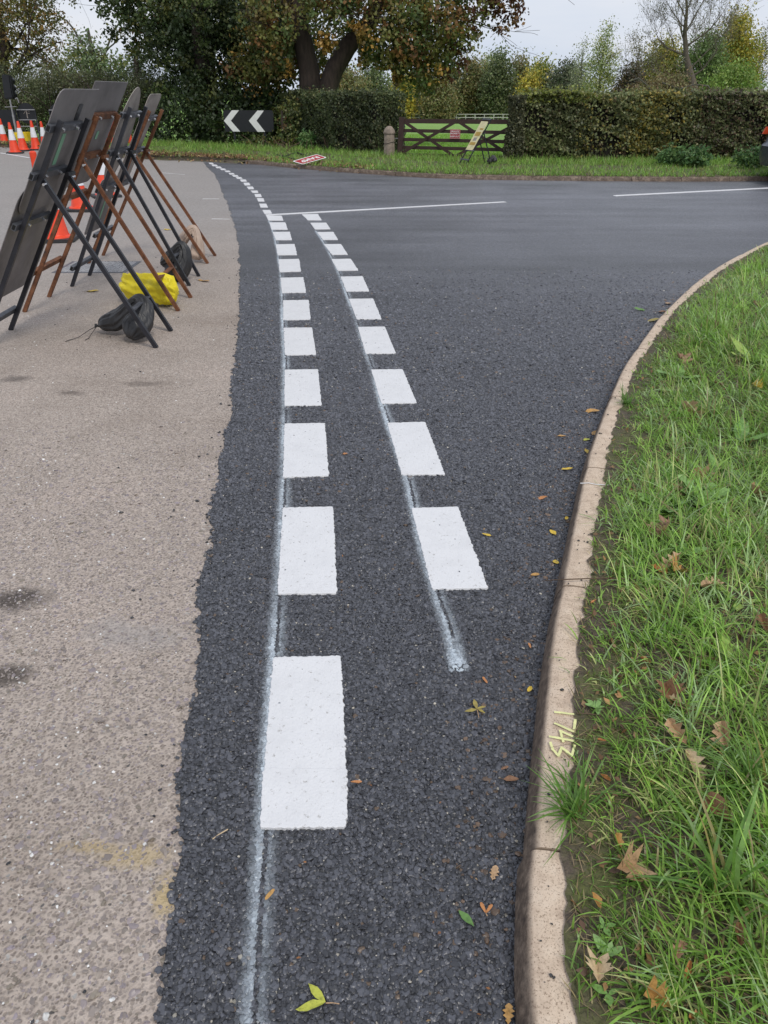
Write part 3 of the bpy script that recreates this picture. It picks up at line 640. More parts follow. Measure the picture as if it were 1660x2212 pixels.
aframe(-2.61, 4.82, 31, .45, 1.13, [1.475, 1.185, .865, .15], [(rrect(-.045, .675, .93, 1.69, .07), .042, M['plate'], 'upper square grey plate back'), (rrect(-.068, .628, .29, 1.08, .08), .054, M['plate'], 'lower grey plate back')], FR,
       'nearest dark steel sign stand with a large grey square plate above a second plate', hs=1.165, extras=[(rrect(.235, .29, 1.222, 1.42, .003), .0405, M['green'], 'green_strip'), (rrect(.34, .41, 1.50, 1.60, .01), .0405, M['black'], 'dark_patch')])
aframe(-2.72, 5.77, 31, .48, 1.16, [1.515, 1.218, .908, .33], [(rrect(-.143, .575, .98, 1.745, .09, corners=(0, 0, 1, 1)), .042, M['plate'], None)], RU,
       'rusty brown sign stand with one tall grey plate behind the nearest stand', hs=1.20, extras=[(rrect(.27, .32, 1.33, 1.39, .01), .0405, M['green'], 'green_sticker')])
aframe(-2.67, 6.63, 28, .44, 1.0, [1.458, 1.16, .852, .17], [(ell(.205, 1.27, .232, .395), .042, M['plate2'], 'oval topped plate back'), (rrect(.03, .50, .44, .92, .04), .042, M['plate'], 'lower plate back')], FR,
       'dark steel sign stand with an oval topped plate, third in the row', hs=1.14, extras=[(rrect(.3, .335, .50, .72, .01), .0405, M['green'], 'green_strip')])
aframe(-2.86, 7.60, 31, .44, 1.15, [1.44, 1.13, .8, .3], [(rrect(-.025, .40, .80, 1.655, .05), .042, M['plate2'], None)], MXD,
       'farthest sign stand with rusty legs and a narrow pale plate', hs=1.12)
# temporary sign by the gate
gp = at(1510, 540, .1)
ochre = [(rrect(.06, .36, .95, 1.08, .01), .047, M['signochre'], 'faded_print'), (rrect(.12, .3, .80, .9, .01), .047, M['plate2'], 'grey_label'), (rrect(.05, .37, .66, .75, .01), .047, M['signochre'], 'faded_print'), (rrect(.05, .25, 1.15, 1.2, .01), .047, M['signochre'], 'faded_print')]
tmp = aframe(gp[0], gp[1], 33, .42, .95, [1.5, .5, .2], [(rrect(.0, .42, .5, 1.42, .05, corners=(0, 1, 1, 0)), .042, M['signyellow'], 'faded yellow plate'), ], FR,
       'small black stand with a faded yellow plate in front of the field gate', yaw=R(24), z0=.1, group='temporary signs on the far verge', sc=.68, hs=1.1, rear_tie=.2, bolts=False)
for poly, off, m_, nm in ochre:
    l = R(33); up = Vector((math.sin(l), 0, math.cos(l))); nn = Vector((-math.cos(l), 0, math.sin(l)))
    B = MB(); B.prism(poly, nn * (off + .0005), Vector((0, 1, 0)), up, nn, .002); B.build(nm, m_, tmp)

# sandbags: a limp tube of cloth folded over the rear tie
def bag(path, rads, mat, label, loc, group='sandbags weighing down the sign stands', squash=.8, folds=.2, seed=1, knot=None, strings=()):
    r0 = np.random.default_rng(seed); rt = empty('sandbag', loc, label, 'sandbag', group)
    path = [Vector(p) for p in path]; k = len(path) - 1; n = 56; m_ = 40; V = []; F = []
    # catmull-rom through the path
    def cr_(t):
        i = min(int(t), k - 1); f = t - i; g = lambda j: path[max(0, min(k, j))]
        a, b, c, d = g(i - 1), g(i), g(i + 1), g(i + 2)
        return .5 * ((2 * b) + (c - a) * f + (2 * a - 5 * b + 4 * c - d) * f * f + (3 * b - a - 3 * c + d) * f ** 3)
    ph = r0.random(8) * 6.28; x = None
    for i in range(m_ + 1):
        t = k * i / m_; p = cr_(t); tg = (cr_(min(k, t + .02)) - cr_(max(0, t - .02))).normalized()
        if x is None: x = tg.cross(Vector((0, 1, 0.2))).normalized()
        x = (x - tg * x.dot(tg)).normalized(); y = tg.cross(x)
        rr = float(np.interp(t, range(k + 1), rads)); thin = 1 - min(1, rr / max(rads))
        for j in range(n):
            a = 2 * math.pi * j / n
            wv = 1 + (folds * (.35 + 1.6 * thin)) * (.5 * math.sin(5 * a + ph[0] + .9 * t) + .35 * math.sin(11 * a + ph[1] - 1.3 * t) + .25 * abs(math.sin(7 * a + ph[3] + 1.7 * t))) + .03 * math.sin(3 * t * 2 + ph[2] + 2 * a)
            q = p + (x * math.cos(a) * squash + y * math.sin(a)) * rr * wv
            if q.z < .004: q.z = .004 + .02 * (q.z - .004) * 0
            V.append(q)
    for i in range(m_):
        for j in range(n): F.append((i * n + j, i * n + (j + 1) % n, (i + 1) * n + (j + 1) % n, (i + 1) * n + j))
    F.append(tuple(range(n - 1, -1, -1))); F.append(tuple(m_ * n + j for j in range(n)))
    o = np_obj('bag', V, F, mat, rt, smooth=True)
    if knot is not None:
        B = MB(); kp = Vector(knot)
        B.tube([kp + Vector((.03, 0, 0)), kp, kp + Vector((-.012, 0, .004))], [.016, .008, .014], 8)
        for _ in range(6):
            d = Vector((-1, r0.normal() * .8, r0.normal() * .8)).normalized(); B.tube([kp + Vector((-.01, 0, 0)), kp + d * .022], [.006, .004], 5)
        B.build('tied_neck', mat, rt, smooth=True)
    for st in strings:
        B = MB(); B.tube([Vector(p) for p in st], .0022, 5); B.build('tie_string', M['rubber'], rt, smooth=True)
    return rt
# nearest black bag: two full lobes either side of the tie bar
b1 = (-1.70, 5.06, 0)
bag([(-.255, .13, .055), (-.20, .12, .075), (-.10, .10, .105), (-.01, .085, .185), (.06, .07, .235), (.10, .03, .20), (.085, -.02, .13), (.055, -.075, .085), (.03, -.12, .04)],
    [.012, .062, .082, .055, .044, .062, .085, .090, .03], M['bagblack'], 'black twin lobed sandbag slung over the rear bar of the nearest stand', b1, seed=2, knot=(-.27, .135, .05),
    strings=[[(-.27, .13, .05), (-.31, .08, .035), (-.36, .0, .008), (-.42, -.08, .003)], [(-.27, .13, .05), (-.28, .07, .03), (-.29, -.01, .004), (-.30, -.05, .003)]])
b2 = (-1.83, 5.98, 0)
bag([(-.20, .12, .15), (-.17, .09, .14), (-.08, .05, .12), (.03, .0, .125), (.12, -.03, .13), (.19, -.04, .11), (.235, -.05, .10)],
    [.025, .070, .088, .082, .092, .085, .03], M['bagyellow'], 'bright yellow cloth bag slumped on the foot of the rusty stand', b2, seed=5, folds=.34, squash=1.25)
b3 = (-1.80, 6.86, 0)
bag([(-.15, .05, .13), (-.12, .04, .15), (-.06, .03, .19), (.02, .02, .275), (.055, .015, .285), (.065, .0, .20), (.03, -.02, .11), (-.02, -.03, .075), (-.09, -.03, .05)],
    [.02, .055, .07, .05, .04, .06, .085, .10, .06], M['bagblack'], 'dull black sandbag hung on the third stand, beside the beige one', b3, seed=8)
b4 = (-1.89, 7.72, 0)
bag([(-.11, .04, .15), (-.07, .03, .19), (.02, .03, .285), (.06, .03, .30), (.085, .0, .22), (.08, -.02, .12), (.07, -.03, .07), (.06, -.03, .03)],
    [.02, .06, .05, .03, .045, .07, .08, .04], M['bagtan'], 'beige sandbag hanging from the farthest stand', b4, seed=12, folds=.16)
g5 = at(1596, 536, .1)
bag([(-.10, 0, .06), (-.05, 0, .08), (.0, 0, .13), (.03, 0, .17), (.06, 0, .10), (.08, 0, .06)], [.03, .07, .06, .03, .07, .04], M['bagblack'], 'small black sandbag on the grass under the yellow plate stand', (g5[0], g5[1], .1), seed=14, group=None)

# cones
def cone(x, y, label, z=0, h=.75, rot=0, sleeve=True, lean=0, group='orange cones closing the old road', name='traffic_cone'):
    rt = empty(name, (x, y, z), label, 'traffic cone', group); rt.rotation_euler = (lean, 0, rot)
    k = h / .75
    B = MB(); B.prism(rrect(-.215 * k, .215 * k, -.215 * k, .215 * k, .05 * k), (0, 0, 0), (1, 0, 0), (0, 1, 0), (0, 0, 1), .035); B.build('base', M['rubber'], rt, bevel=.006)
    prof = [(.165, .036), (.16, .05), (.135, .06), (.128, .075), (.084, .33), (.083, .335), (.048, .59), (.047, .6), (.030, .735), (.026, .75), (.012, .752)]
    B = MB(); B.lathe([(r * k, zz * k) for r, zz in prof], 28); B.build('cone_body', M['red'], rt, smooth=True)
    if sleeve:
        B = MB(); B.lathe([(.0875 * k, .325 * k), (.089 * k, .327 * k), (.0545 * k, .578 * k), (.052 * k, .58 * k)], 28); B.build('reflective_sleeve', M['white'], rt, smooth=True)
    return rt
for sx, sy, lab, r in [(12 + 6, 472, 'leftmost cone of the distant group, just behind another cone', .1), (50, 497, 'foremost cone of the distant group by the traffic light', .3),
                       (77, 489, 'distant cone in front of the yellow box', -.2), (119, 486, 'rightmost cone of the distant group, beside the nearest plate', .15)]:
    p = at(sx, sy); cone(p[0], p[1], lab, rot=r)
p = at(188, 779); cone(p[0], p[1], 'nearest cone, mostly hidden behind the legs of the nearest stand', rot=.15)
p = at(266, 682); cone(p[0], p[1], 'cone seen under the plate of the rusty stand', rot=-.05)
p = at(345, 638); cone(p[0], p[1], 'cone between the rusty stand and the oval topped stand', rot=.5)
p = on_y(147, 470, 25.3); cone(p[0], 25.3, 'distant cone showing only its orange tip left of the plates', rot=0, h=.7)
p = at(106, 640); y_ = p[1]; topz = on_y(107, 489, y_)[2]
rt = empty('marker_post', (on_y(107, 500, y_)[0], y_, 0), 'plain orange marker post behind the nearest plate', 'marker post')
B = MB(); B.lathe([(.2, 0), (.2, .04), (.06, .06)], 20); B.build('foot', M['rubber'], rt, smooth=True)
B = MB(); B.lathe([(.058, .05), (.05, topz * .75), (.048, topz * .84), (.052, topz * .86), (.052, topz * .97), (.03, topz)], 20); B.build('post', M['red'], rt, smooth=True)
# orange pedestrian barrier behind the stands
p = at(372, 478); rt = empty('road_barrier', (p[0], p[1], 0), 'orange plastic barrier seen between the rusty and oval topped stands', 'barrier'); rt.rotation_euler = (0, 0, R(20))
hb = on_y(381, 392, p[1])[2]
for xx in (-.5, .5):
    B = MB(); B.bar((xx, 0, .04), (xx, 0, hb), .06, .05); B.build('post', M['red'], rt)
    B = MB(); B.box((xx, 0, .035), (.12, .5, .07)); B.build('foot', M['rubber'], rt)
for zz, hh in ((hb - .10, .22), (hb * .25, .20)): B = MB(); B.bar((-.5, 0, zz), (.5, 0, zz), hh, .04, up=(0, 1, 0)); B.build('rail', M['red'], rt)
B = MB(); B.bar((-.5, 0, hb * .3), (.5, 0, hb - .15), .03, .05); B.bar((.5, .002, hb * .3), (-.5, .002, hb - .15), .03, .05); B.build('brace', M['red'], rt)

# temporary traffic light on its yellow battery box
p = at(66, 473); x0, y0 = p[0], p[1]; PX = lambda sx, sy: on_y(sx, sy, y0)
rt = empty('traffic_light', (x0, y0, 0), 'portable traffic light seen from behind with a yellow battery box', 'traffic light'); O = Vector((x0, y0, 0))
hd = [PX(3, 240), PX(30, 243), PX(43, 318), PX(14, 322)]
B = MB(); B.prism([(q[0] - x0, q[2]) for q in hd], (0, 0, 0), (1, 0, 0), (0, 0, 1), (0, 1, 0), .22); B.build('signal_head', M['black'], rt, bevel=.03)
for k in range(3):
    q = (Vector(hd[0]) + Vector(hd[1])).lerp(Vector(hd[2]) + Vector(hd[3]), .2 + .3 * k) / 2 - O
    B = MB(); B.tube([q + Vector((0, .2, 0)), q + Vector((0, .38, -.03))], [.10, .11], 16, cap=False); B.build('visor', M['black'], rt, smooth=True)
a, b = Vector(PX(32, 322)) - O, Vector(PX(54, 432)) - O
B = MB(); B.tube([a, a.lerp(b, .45)], .025, 10); B.tube([a.lerp(b, .44), b], .033, 10); B.build('pole', M['pole'], rt, smooth=True)
c1_, c2_ = Vector(PX(16, 347)) - O, Vector(PX(54, 345)) - O; B = MB(); B.tube([c1_, c2_], .012, 6); B.build('handle', M['pole'], rt)
B = MB(); B.tube([Vector(PX(x, y)) - O for x, y in ((50, 320), (55, 317), (59, 324), (61, 333))], .018, 8); B.build('bracket', M['pole'], rt, smooth=True)
B = MB(); yb = [PX(46, 429), PX(87, 428), PX(99, 462), PX(62, 466)]
B.prism([(q[0] - x0, max(.12, q[2])) for q in yb], (0, -.1, 0), (1, 0, 0), (0, 0, 1), (0, 1, 0), .5); B.build('battery_box', M['yellowbox'], rt, bevel=.02)
B = MB(); B.box((.1, .15, .06), (.95, .75, .12)); B.build('base_tray', M['rubber'], rt)

def roundsign(cx, cy, rpx, yy, label, arrow):
    c = on_y(cx, cy, yy); r = abs(on_y(cx + rpx, cy, yy)[0] - c[0]); rt = empty('round_sign', (c[0], yy, 0), label, 'road sign', 'round sign backs on metal stands')
    B = MB(); B.prism(ell(0, c[2], r, r, 36), (0, 0, 0), (1, 0, 0), (0, 0, 1), (0, 1, 0), .02); pl_ = B.build('sign_plate', M['black'], rt)
    hw = r * .98; tz = c[2] + r * .35
    for sx_ in (-1, 1):
        B = MB(); B.bar((sx_ * hw, -.03, tz), (sx_ * hw * .95, -.03, 0), .03, .03); B.build('upright', M['frame'], rt)
        B = MB(); B.bar((sx_ * hw, -.04, c[2] - r * .5), (sx_ * hw * .95 + .35, -.9, 0), .03, .03); B.build('rear_leg', M['frame'], rt)
    for z_ in (tz, c[2] - r * .62, c[2] - r * 1.25, .2):
        B = MB(); B.bar((-hw, -.035, z_), (hw, -.035, z_), .025, .025); B.build('crossbar', M['pole'], rt)
    if arrow:
        zo = c[2] - r * .05; B = MB(); B.bar((.0, -.004, zo - .12), (.0, -.004, zo + .10), .03, .01); B.bar((0, -.004, zo + .10), (-.09, -.004, zo + .0), .03, .01); B.bar((0, -.004, zo + .10), (.10, -.004, zo + .06), .03, .01); B.bar((.02, -.004, zo + .02), (.09, -.004, zo + .01), .02, .01)
        B.build('chalk_scrawl', M['plate2'], rt)
    return rt
roundsign(87, 367, 30, 26.2, 'round sign back with a pale scrawl, beside the traffic light', True)
roundsign(192, 368, 30, 25.8, 'round sign back half hidden behind the nearest plate', False)
p = on_y(10, 380, 27.2); rt = empty('board_sign', (p[0], 27.2, terr(p[0], 27.2)), 'plain black sign board behind the leftmost cones', 'road sign')
q1_, q2_ = on_y(-30, 355, 27.2), on_y(60, 408, 27.2)
B = MB(); B.box(((q1_[0] + q2_[0]) / 2 - p[0], 0, (q1_[2] + q2_[2]) / 2 - rt.location.z), (q2_[0] - q1_[0], .03, q1_[2] - q2_[2])); B.build('sign_plate', M['black'], rt)
for xx in (-.3, .3): B = MB(); B.bar((xx, .05, 0), (xx, .05, .9), .05); B.build('post', M['frame'], rt)

# chevron board
yc = 25.0; zc0 = terr(-4.0, yc); q = [on_y(x, y, yc) for x, y in ((724, 357), (886, 362), (886, 427), (724, 422))]
cx_ = (q[0][0] + q[1][0]) / 2; rt = empty('chevron_sign', (cx_, yc, zc0), 'black board with two white left pointing chevrons in front of the dark bushes', 'road sign')
hw = (q[1][0] - q[0][0]) / 2; zt, zb = q[0][2] - zc0, q[2][2] - zc0
B = MB(); B.prism(rrect(-hw, hw, zb, zt, .05), (0, 0, 0), (1, 0, 0), (0, 0, 1), (0, 1, 0), .025); B.build('board', M['black'], rt)
for xx in (-.45, .45): B = MB(); B.tube([(xx, .06, -.2), (xx, .06, zt - .05)], .038, 12); B.build('post', M['frame'], rt, smooth=True)
for pts in ([(727, 391), (753, 357), (776, 357), (750, 391), (780, 426), (757, 426)], [(808, 391), (836, 358), (857, 358), (833, 391), (861, 427), (837, 427)]):
    P_ = [on_y(x, y, yc) for x, y in pts]; B = MB(); B.prism([(a_[0] - cx_, a_[2] - zc0) for a_ in P_], (0, -.004, 0), (1, 0, 0), (0, 0, 1), (0, 1, 0), .003); B.build('chevron', M['signwhite'], rt)

# text as flat lettering
def text_mesh(body, size, mat, name, parent, M4):
    c = bpy.data.curves.new('txt', 'FONT'); c.body = body; c.size = size; c.align_x = 'CENTER'; c.align_y = 'CENTER'; c.extrude = .0008; c.offset = size * .018; c.space_line = 1.0
    o = bpy.data.objects.new('txt', c); COL.objects.link(o); dg = bpy.context.evaluated_depsgraph_get(); me = bpy.data.meshes.new_from_object(o.evaluated_get(dg))
    bpy.data.objects.remove(o); me.transform(M4); me.materials.clear(); me.materials.append(mat)
    r_ = bpy.data.objects.new(name, me); COL.objects.link(r_); r_.parent = parent; return r_
# fallen RAMP sign on the verge
n_ = np.array([0, -math.sin(R(33)), math.cos(R(33))]); b0 = at(982, 533, .10)
cs = [Vector(on_pl(x, y, b0, n_)) for x, y in ((949, 522), (983, 533), (1062, 510), (1028, 500))]
org = Vector((cs[0].x, cs[0].y, .10)); ux = (cs[2] - cs[1]).normalized(); N3 = Vector(n_); vy = N3.cross(ux).normalized()
Wd = (cs[2] - cs[1]).length * .5 + (cs[3] - cs[0]).length * .5; Hd = abs((cs[0] - cs[1]).dot(vy)); ce = sum(cs, Vector()) / 4
rt = empty('fallen_sign', (ce.x, ce.y, .10), 'red RAMP sign with white border lying upside down on the verge', 'road sign', 'temporary signs on the far verge')
lo = lambda c3: Vector(c3) - Vector((ce.x, ce.y, .10))
wx_ = (cs[0] + cs[1] - cs[2] - cs[3]) / 2; hy_ = (cs[1] + cs[2] - cs[0] - cs[3]) / 2; Wd, Hd = wx_.length, hy_.length; ex, ey = wx_ / Wd, hy_ / Hd
N3 = -ex.cross(ey).normalized() if ex.cross(ey).z < 0 else ex.cross(ey).normalized()
def qpoly(m, r_): return rrect(-Wd / 2 + m, Wd / 2 - m, -Hd / 2 + m, Hd / 2 - m, r_)
for m, r_, off, th_k, nm, mt_ in ((0, .035, -.004, .004, 'sign_plate', 'signwhite'), (.022, .025, .0005, .002, 'red_panel', 'signred')):
    B = MB(); B.prism(qpoly(m, r_), lo(ce) + N3 * off, ex, ey, N3, th_k); B.build(nm, M[mt_], rt)
c0_ = lo(ce) + N3 * .0035
Mt = Matrix(((ex.x, ey.x, N3.x, c0_.x), (ex.y, ey.y, N3.y, c0_.y), (ex.z, ey.z, N3.z, c0_.z), (0, 0, 0, 1)))
text_mesh('RAMP', Hd * .62, M['signwhite'], 'lettering', rt, Mt)
fr = [Vector(at(x, y, .13)) for x, y in ((900, 502), (956, 517), (960, 494), (1000, 508), (924, 508), (966, 495))]
for i, j in ((0, 1), (2, 3), (4, 5)): B = MB(); B.bar(lo(fr[i]), lo(fr[j]), .04, .04); B.build('frame_bar', M['frame'], rt)

# field gate
g0, g1 = at(1302, 522), at(1656, 529); GV = Vector(g1 - g0); GL = GV.length; gu = GV.normalized(); gn = Vector((gu.y, -gu.x, 0)); gz0 = .06
rt = empty('field_gate', tuple(g0[:2]) + (gz0,), 'dark brown five bar timber gate with crossed braces beside the stone post', 'gate')
B = MB(); B.bar((-.03, 0, -.1), (.02, .0, .88), .13, .12, up=gu); B.build('hanging_post', M['wood'], rt)
gpnt = lambda t, z, o=0: gu * (GL * t) + gn * o + Vector((0, 0, z))
for i, z in enumerate([.80, .60, .41, .24, .08]):
    B = MB(); B.bar(gpnt(0, z - .0), gpnt(1.03, z + (-.02 if i else 0)), .072 if i else .095, .03, up=gn); B.build('rail', M['wood'], rt)
for (t0, z0_, t1, z1_) in ((.02, .8, .5, .06), (.5, .06, 1.0, .72), (.5, .8, .0, .1), (.52, .8, 1.0, .1)):
    B = MB(); B.bar(gpnt(t0, z0_, .03), gpnt(t1, z1_, .03), .065, .02, up=gn); B.build('brace', M['wood'], rt)
B = MB(); B.bar(gpnt(1.02, -.05), gpnt(1.02, .86), .08, .08); B.build('end_stile', M['wood'], rt)
B = MB(); B.tube([gpnt(0, .43, .04), gpnt(.0, .43, .0) - gu * .28], .012, 6); B.build('chain', M['pole'], rt)
# private property notice
ps = on_y(1479, 434, gpnt(.5, 0).y + g0[1]); nrt = empty('notice_sign', tuple(ps), 'small red notice with white lettering fixed to the gate', 'sign')
nrt.rotation_euler = (0, 0, math.atan2(gu.y, gu.x)); 
B = MB(); B.prism(rrect(-.122, .122, -.10, .10, .012), (0, -.055, 0), (1, 0, 0), (0, 0, 1), (0, 1, 0), .004); B.build('sign_plate', M['signred'], nrt)
B = MB(); B.prism(rrect(-.113, .113, -.091, .091, .010), (0, -.0565, 0), (1, 0, 0), (0, 0, 1), (0, 1, 0), .001); bd = B.build('border', M['signwhite'], nrt)
B = MB(); B.prism(rrect(-.108, .108, -.086, .086, .009), (0, -.058, 0), (1, 0, 0), (0, 0, 1), (0, 1, 0), .001); B.build('red_panel', M['signred'], nrt)
for body, zz, ss in (('PRIVATE', .052, .048), ('PROPERTY', .008, .046), ('KEEP OUT', -.052, .046)):
    text_mesh(body, ss, M['signwhite'], 'lettering', nrt, Matrix.Translation((0, -.0595, zz)) @ Matrix.Rotation(R(90), 4, 'X'))
# stone gate post
sp_ = at(1264, 523); rt = empty('stone_post', (sp_[0], sp_[1] + .1, 0), 'rounded concrete post with a domed cap left of the gate', 'post')
B = MB(); B.lathe([(.142, -.05), (.138, .2), (.13, .595)], 8, start=R(22)); B.build('shaft', M['concrete'], rt, bevel=.008)
B = MB(); B.lathe([(.142, .595), (.145, .61), (.135, .64), (.11, .69), (.07, .735), (.03, .755), (.005, .758)], 20); B.build('cap', M['concrete'], rt, smooth=True)
B = MB(); B.tube([(.14 * math.cos(a), .14 * math.sin(a), .40 - .02 * math.sin(a * 2)) for a in np.linspace(-3.1, .4, 14)], .005, 5); B.build('wire', M['hole'], rt)

# far rail fence across the field, 150 m away
def fz(x, y): return float(terr(x, y))
rt = empty('rail_fence', (14, 150, fz(14, 150)), 'pale post and rail fence across the far side of the field', 'fence'); 
fy = 150.0; xs = np.arange(on_y(1180, 385, fy)[0], on_y(2600, 385, fy)[0], 1.63); xs = xs - 14; zf = 1.15
for i, x in enumerate(xs[:80]):
    B = MB(); B.box((x, 0, zf / 2), (.12, .12, zf)); B.build('post', M['fence'], rt)
for z in (1.12, .62): B = MB(); B.box(((xs[0] + xs[-1]) / 2, -.09, z), (xs[-1] - xs[0], .04, .11)); B.build('rail', M['fence'], rt)

# steel access cover in the old road
cpt = [at(x, y)[:2] for x, y in ((193, 884), (226, 851), (441, 848), (410, 884))]
cc = sum(cpt) / 4; rt = empty('access_cover', (cc[0], cc[1], 0), 'grey steel access cover with raised tread set in the old road', 'manhole cover')
B = MB(); B.box((0, 0, -.01), (.60, .46, .028)); B.build('cover_plate', M['cover'], rt)
for d in (((0, .25), (.68, .04)), ((0, -.25), (.68, .04)), ((.32, 0), (.04, .46)), ((-.32, 0), (.04, .46))): B = MB(); B.box((d[0][0], d[0][1], -.01), (d[1][0], d[1][1], .025)); B.build('frame_side', M['bar'], rt)
B = MB()
for i in range(18):
    for j in range(14):
        a = R(45) if (i + j) % 2 else R(-45); B.box((-.28 + i * .033, -.21 + j * .0325, .006), (.028, .009, .008), Matrix.Rotation(a, 3, 'Z'))
B.build('raised_tread', M['cover'], rt, kind='stuff')

# dark car just leaving the right edge
cy0 = 14.05; rt = empty('parked_car', (8.98, 15.0, 0), 'dark grey car cut off by the right edge, only its tail showing', 'car'); rt.rotation_euler = (0, 0, R(6))
x0 = -2.05
side = [(x0 + .05, .28), (x0, .42), (x0 + .01, .60), (x0 + .07, .66), (x0 + .09, .74), (x0 + .20, .98), (x0 + .42, 1.32), (x0 + .75, 1.44), (x0 + 1.7, 1.47), (x0 + 2.5, 1.38), (x0 + 3.2, .98), (x0 + 4.0, .84), (x0 + 4.15, .6), (x0 + 4.12, .3), (x0 + 3.7, .22), (x0 + .6, .22)]
bm_ = MB(); nS = 9; V = []; n_s = len(side)
for k in range(nS):
    u_ = -1 + 2 * k / (nS - 1); 
    for (sx_, sz_) in side:
        tuck = (1 - max(0, (sz_ - .85)) * .38) if sz_ > .85 else 1 - max(0, .4 - sz_) * .2
        round_ = .16 * abs(u_) ** 5; cxm = x0 + 2.05
        V.append((sx_ + (round_ if sx_ < cxm else -round_) * (1 if abs(sx_ - cxm) > 1.6 else 0), u_ * .88 * tuck, sz_ - (.04 * u_ ** 4 if sz_ > 1.2 else 0)))
F = [(k * n_s + i, k * n_s + (i + 1) % n_s, (k + 1) * n_s + (i + 1) % n_s, (k + 1) * n_s + i) for k in range(nS - 1) for i in range(n_s)]
F += [tuple(range(n_s - 1, -1, -1)), tuple((nS - 1) * n_s + i for i in range(n_s))]
bm_.add(V, F); bm_.build('body', M['car'], rt, smooth=True)
for sy_ in (-1, 1):
    for wx in (x0 + .72, x0 + 3.35):
        B = MB(); B.tube([(wx, sy_ * .70, .31), (wx, sy_ * .905, .31)], .31, 28); wh = B.build('wheel', M['rubber'], rt, smooth=True)
        B = MB(); B.tube([(wx, sy_ * .88, .31), (wx, sy_ * .912, .31)], .19, 20); B.build('rim', M['pole'], wh, smooth=True)
    B = MB(); B.prism([(x0 + .12, .78), (x0 + .33, .78), (x0 + .36, .90), (x0 + .17, .90)], (0, sy_ * .86 - (.03 if sy_ > 0 else -.0), 0), (1, 0, 0), (0, 0, 1), (0, sy_, 0), .035); B.build('tail_light', M['tail'], rt)
B = MB(); B.prism([(-.62, 1.0), (.62, 1.0), (.52, 1.3), (-.52, 1.3)], (x0 + .0, 0, 0), (0, 1, 0), (.36, 0, .93), (-1, 0, 0), .01)
B = MB(); B.prism([(-.6, 0), (.6, 0), (.5, .36), (-.5, .36)], (x0 + .195, 0, 1.0), (0, 1, 0), Vector((.5, 0, .82)).normalized(), (-.85, 0, .5), .012); B.build('rear_window', M['glass'], rt)
for sy_ in (-1, 1): B = MB(); B.prism([(x0 + .62, 1.02), (x0 + 2.9, 1.0), (x0 + 2.4, 1.33), (x0 + .85, 1.35)], (0, sy_ * .80, 0), (1, 0, 0), (0, 0, 1), (0, sy_, 0), .03); B.build('side_window', M['glass'], rt)

# ================================================================ VEGETATION
def leaf_mesh(name, P, size, col, mat, parent, origin, aspect=.55, up=0.0, kind=None, fold=True):
    n = len(P); u = rng.normal(size=(n, 3)); u /= np.linalg.norm(u, axis=1)[:, None]
    w_ = rng.normal(size=(n, 3)); w_[:, 2] += up; w_ /= np.linalg.norm(w_, axis=1)[:, None]
    u = u - w_ * (u * w_).sum(1)[:, None]; u /= np.linalg.norm(u, axis=1)[:, None]; v = np.cross(w_, u)
    s = (np.asarray(size) * rng.uniform(.6, 1.3, n))[:, None]; a = aspect
    V = np.stack([P - u * s * .5, P + v * s * a * .5 + u * s * .05 + w_ * s * .08, P + u * s * .5, P - v * s * a * .5 + u * s * .05 + w_ * s * .08], 1).reshape(-1, 3)
    f = np.arange(4 * n).reshape(-1, 4)
    return np_obj(name, V, f, mat, parent, origin, attrs={'Col': ('FLOAT_COLOR', np.repeat(col, 4, axis=0))}, kind=kind)
def palette(n, pal, wts=None, var=.25):
    pal = np.array(pal); w_ = np.array(wts or [1] * len(pal), float); w_ /= w_.sum()
    return pal[rng.choice(len(pal), n, p=w_)] * rng.uniform(1 - var, 1 + var, n)[:, None]
def clumps(ells, total, cr, per, shell=.45, pal=None, wts=None, squash=.7, tonevar=.3, zmin=None, droop=0):
    """leaf positions in clumps spread through ellipsoids; returns positions and colours"""
    vols = np.array([e[1][0] * e[1][1] * e[1][2] for e in ells]) ** (2 / 3); nc = max(1, int(total / per)); cnt = np.maximum(1, (vols / vols.sum() * nc).astype(int)); Ps, Cs = [], []
    for (c, r), k in zip(ells, cnt):
        d = rng.normal(size=(k, 3)); d /= np.linalg.norm(d, axis=1)[:, None]; rr = rng.uniform(shell, 1, k) ** .7
        cc = np.array(c) + d * rr[:, None] * np.array(r)
        m_ = per; q = rng.normal(size=(k, m_, 3)) * np.array([1, 1, squash]) * cr * rng.uniform(.5, 1.4, k)[:, None, None] + cc[:, None]
        if droop: q[:, :, 2] -= droop * rng.random((k, m_)) ** 2
        colr = palette(k, pal, wts, tonevar)[:, None] * rng.uniform(.75, 1.25, (k, m_, 1))
        Ps.append(q.reshape(-1, 3)); Cs.append(colr.reshape(-1, 3))
    P = np.vstack(Ps); C = np.vstack(Cs)
    if zmin is not None: k = P[:, 2] > zmin; P, C = P[k], C[k]
    return P, C
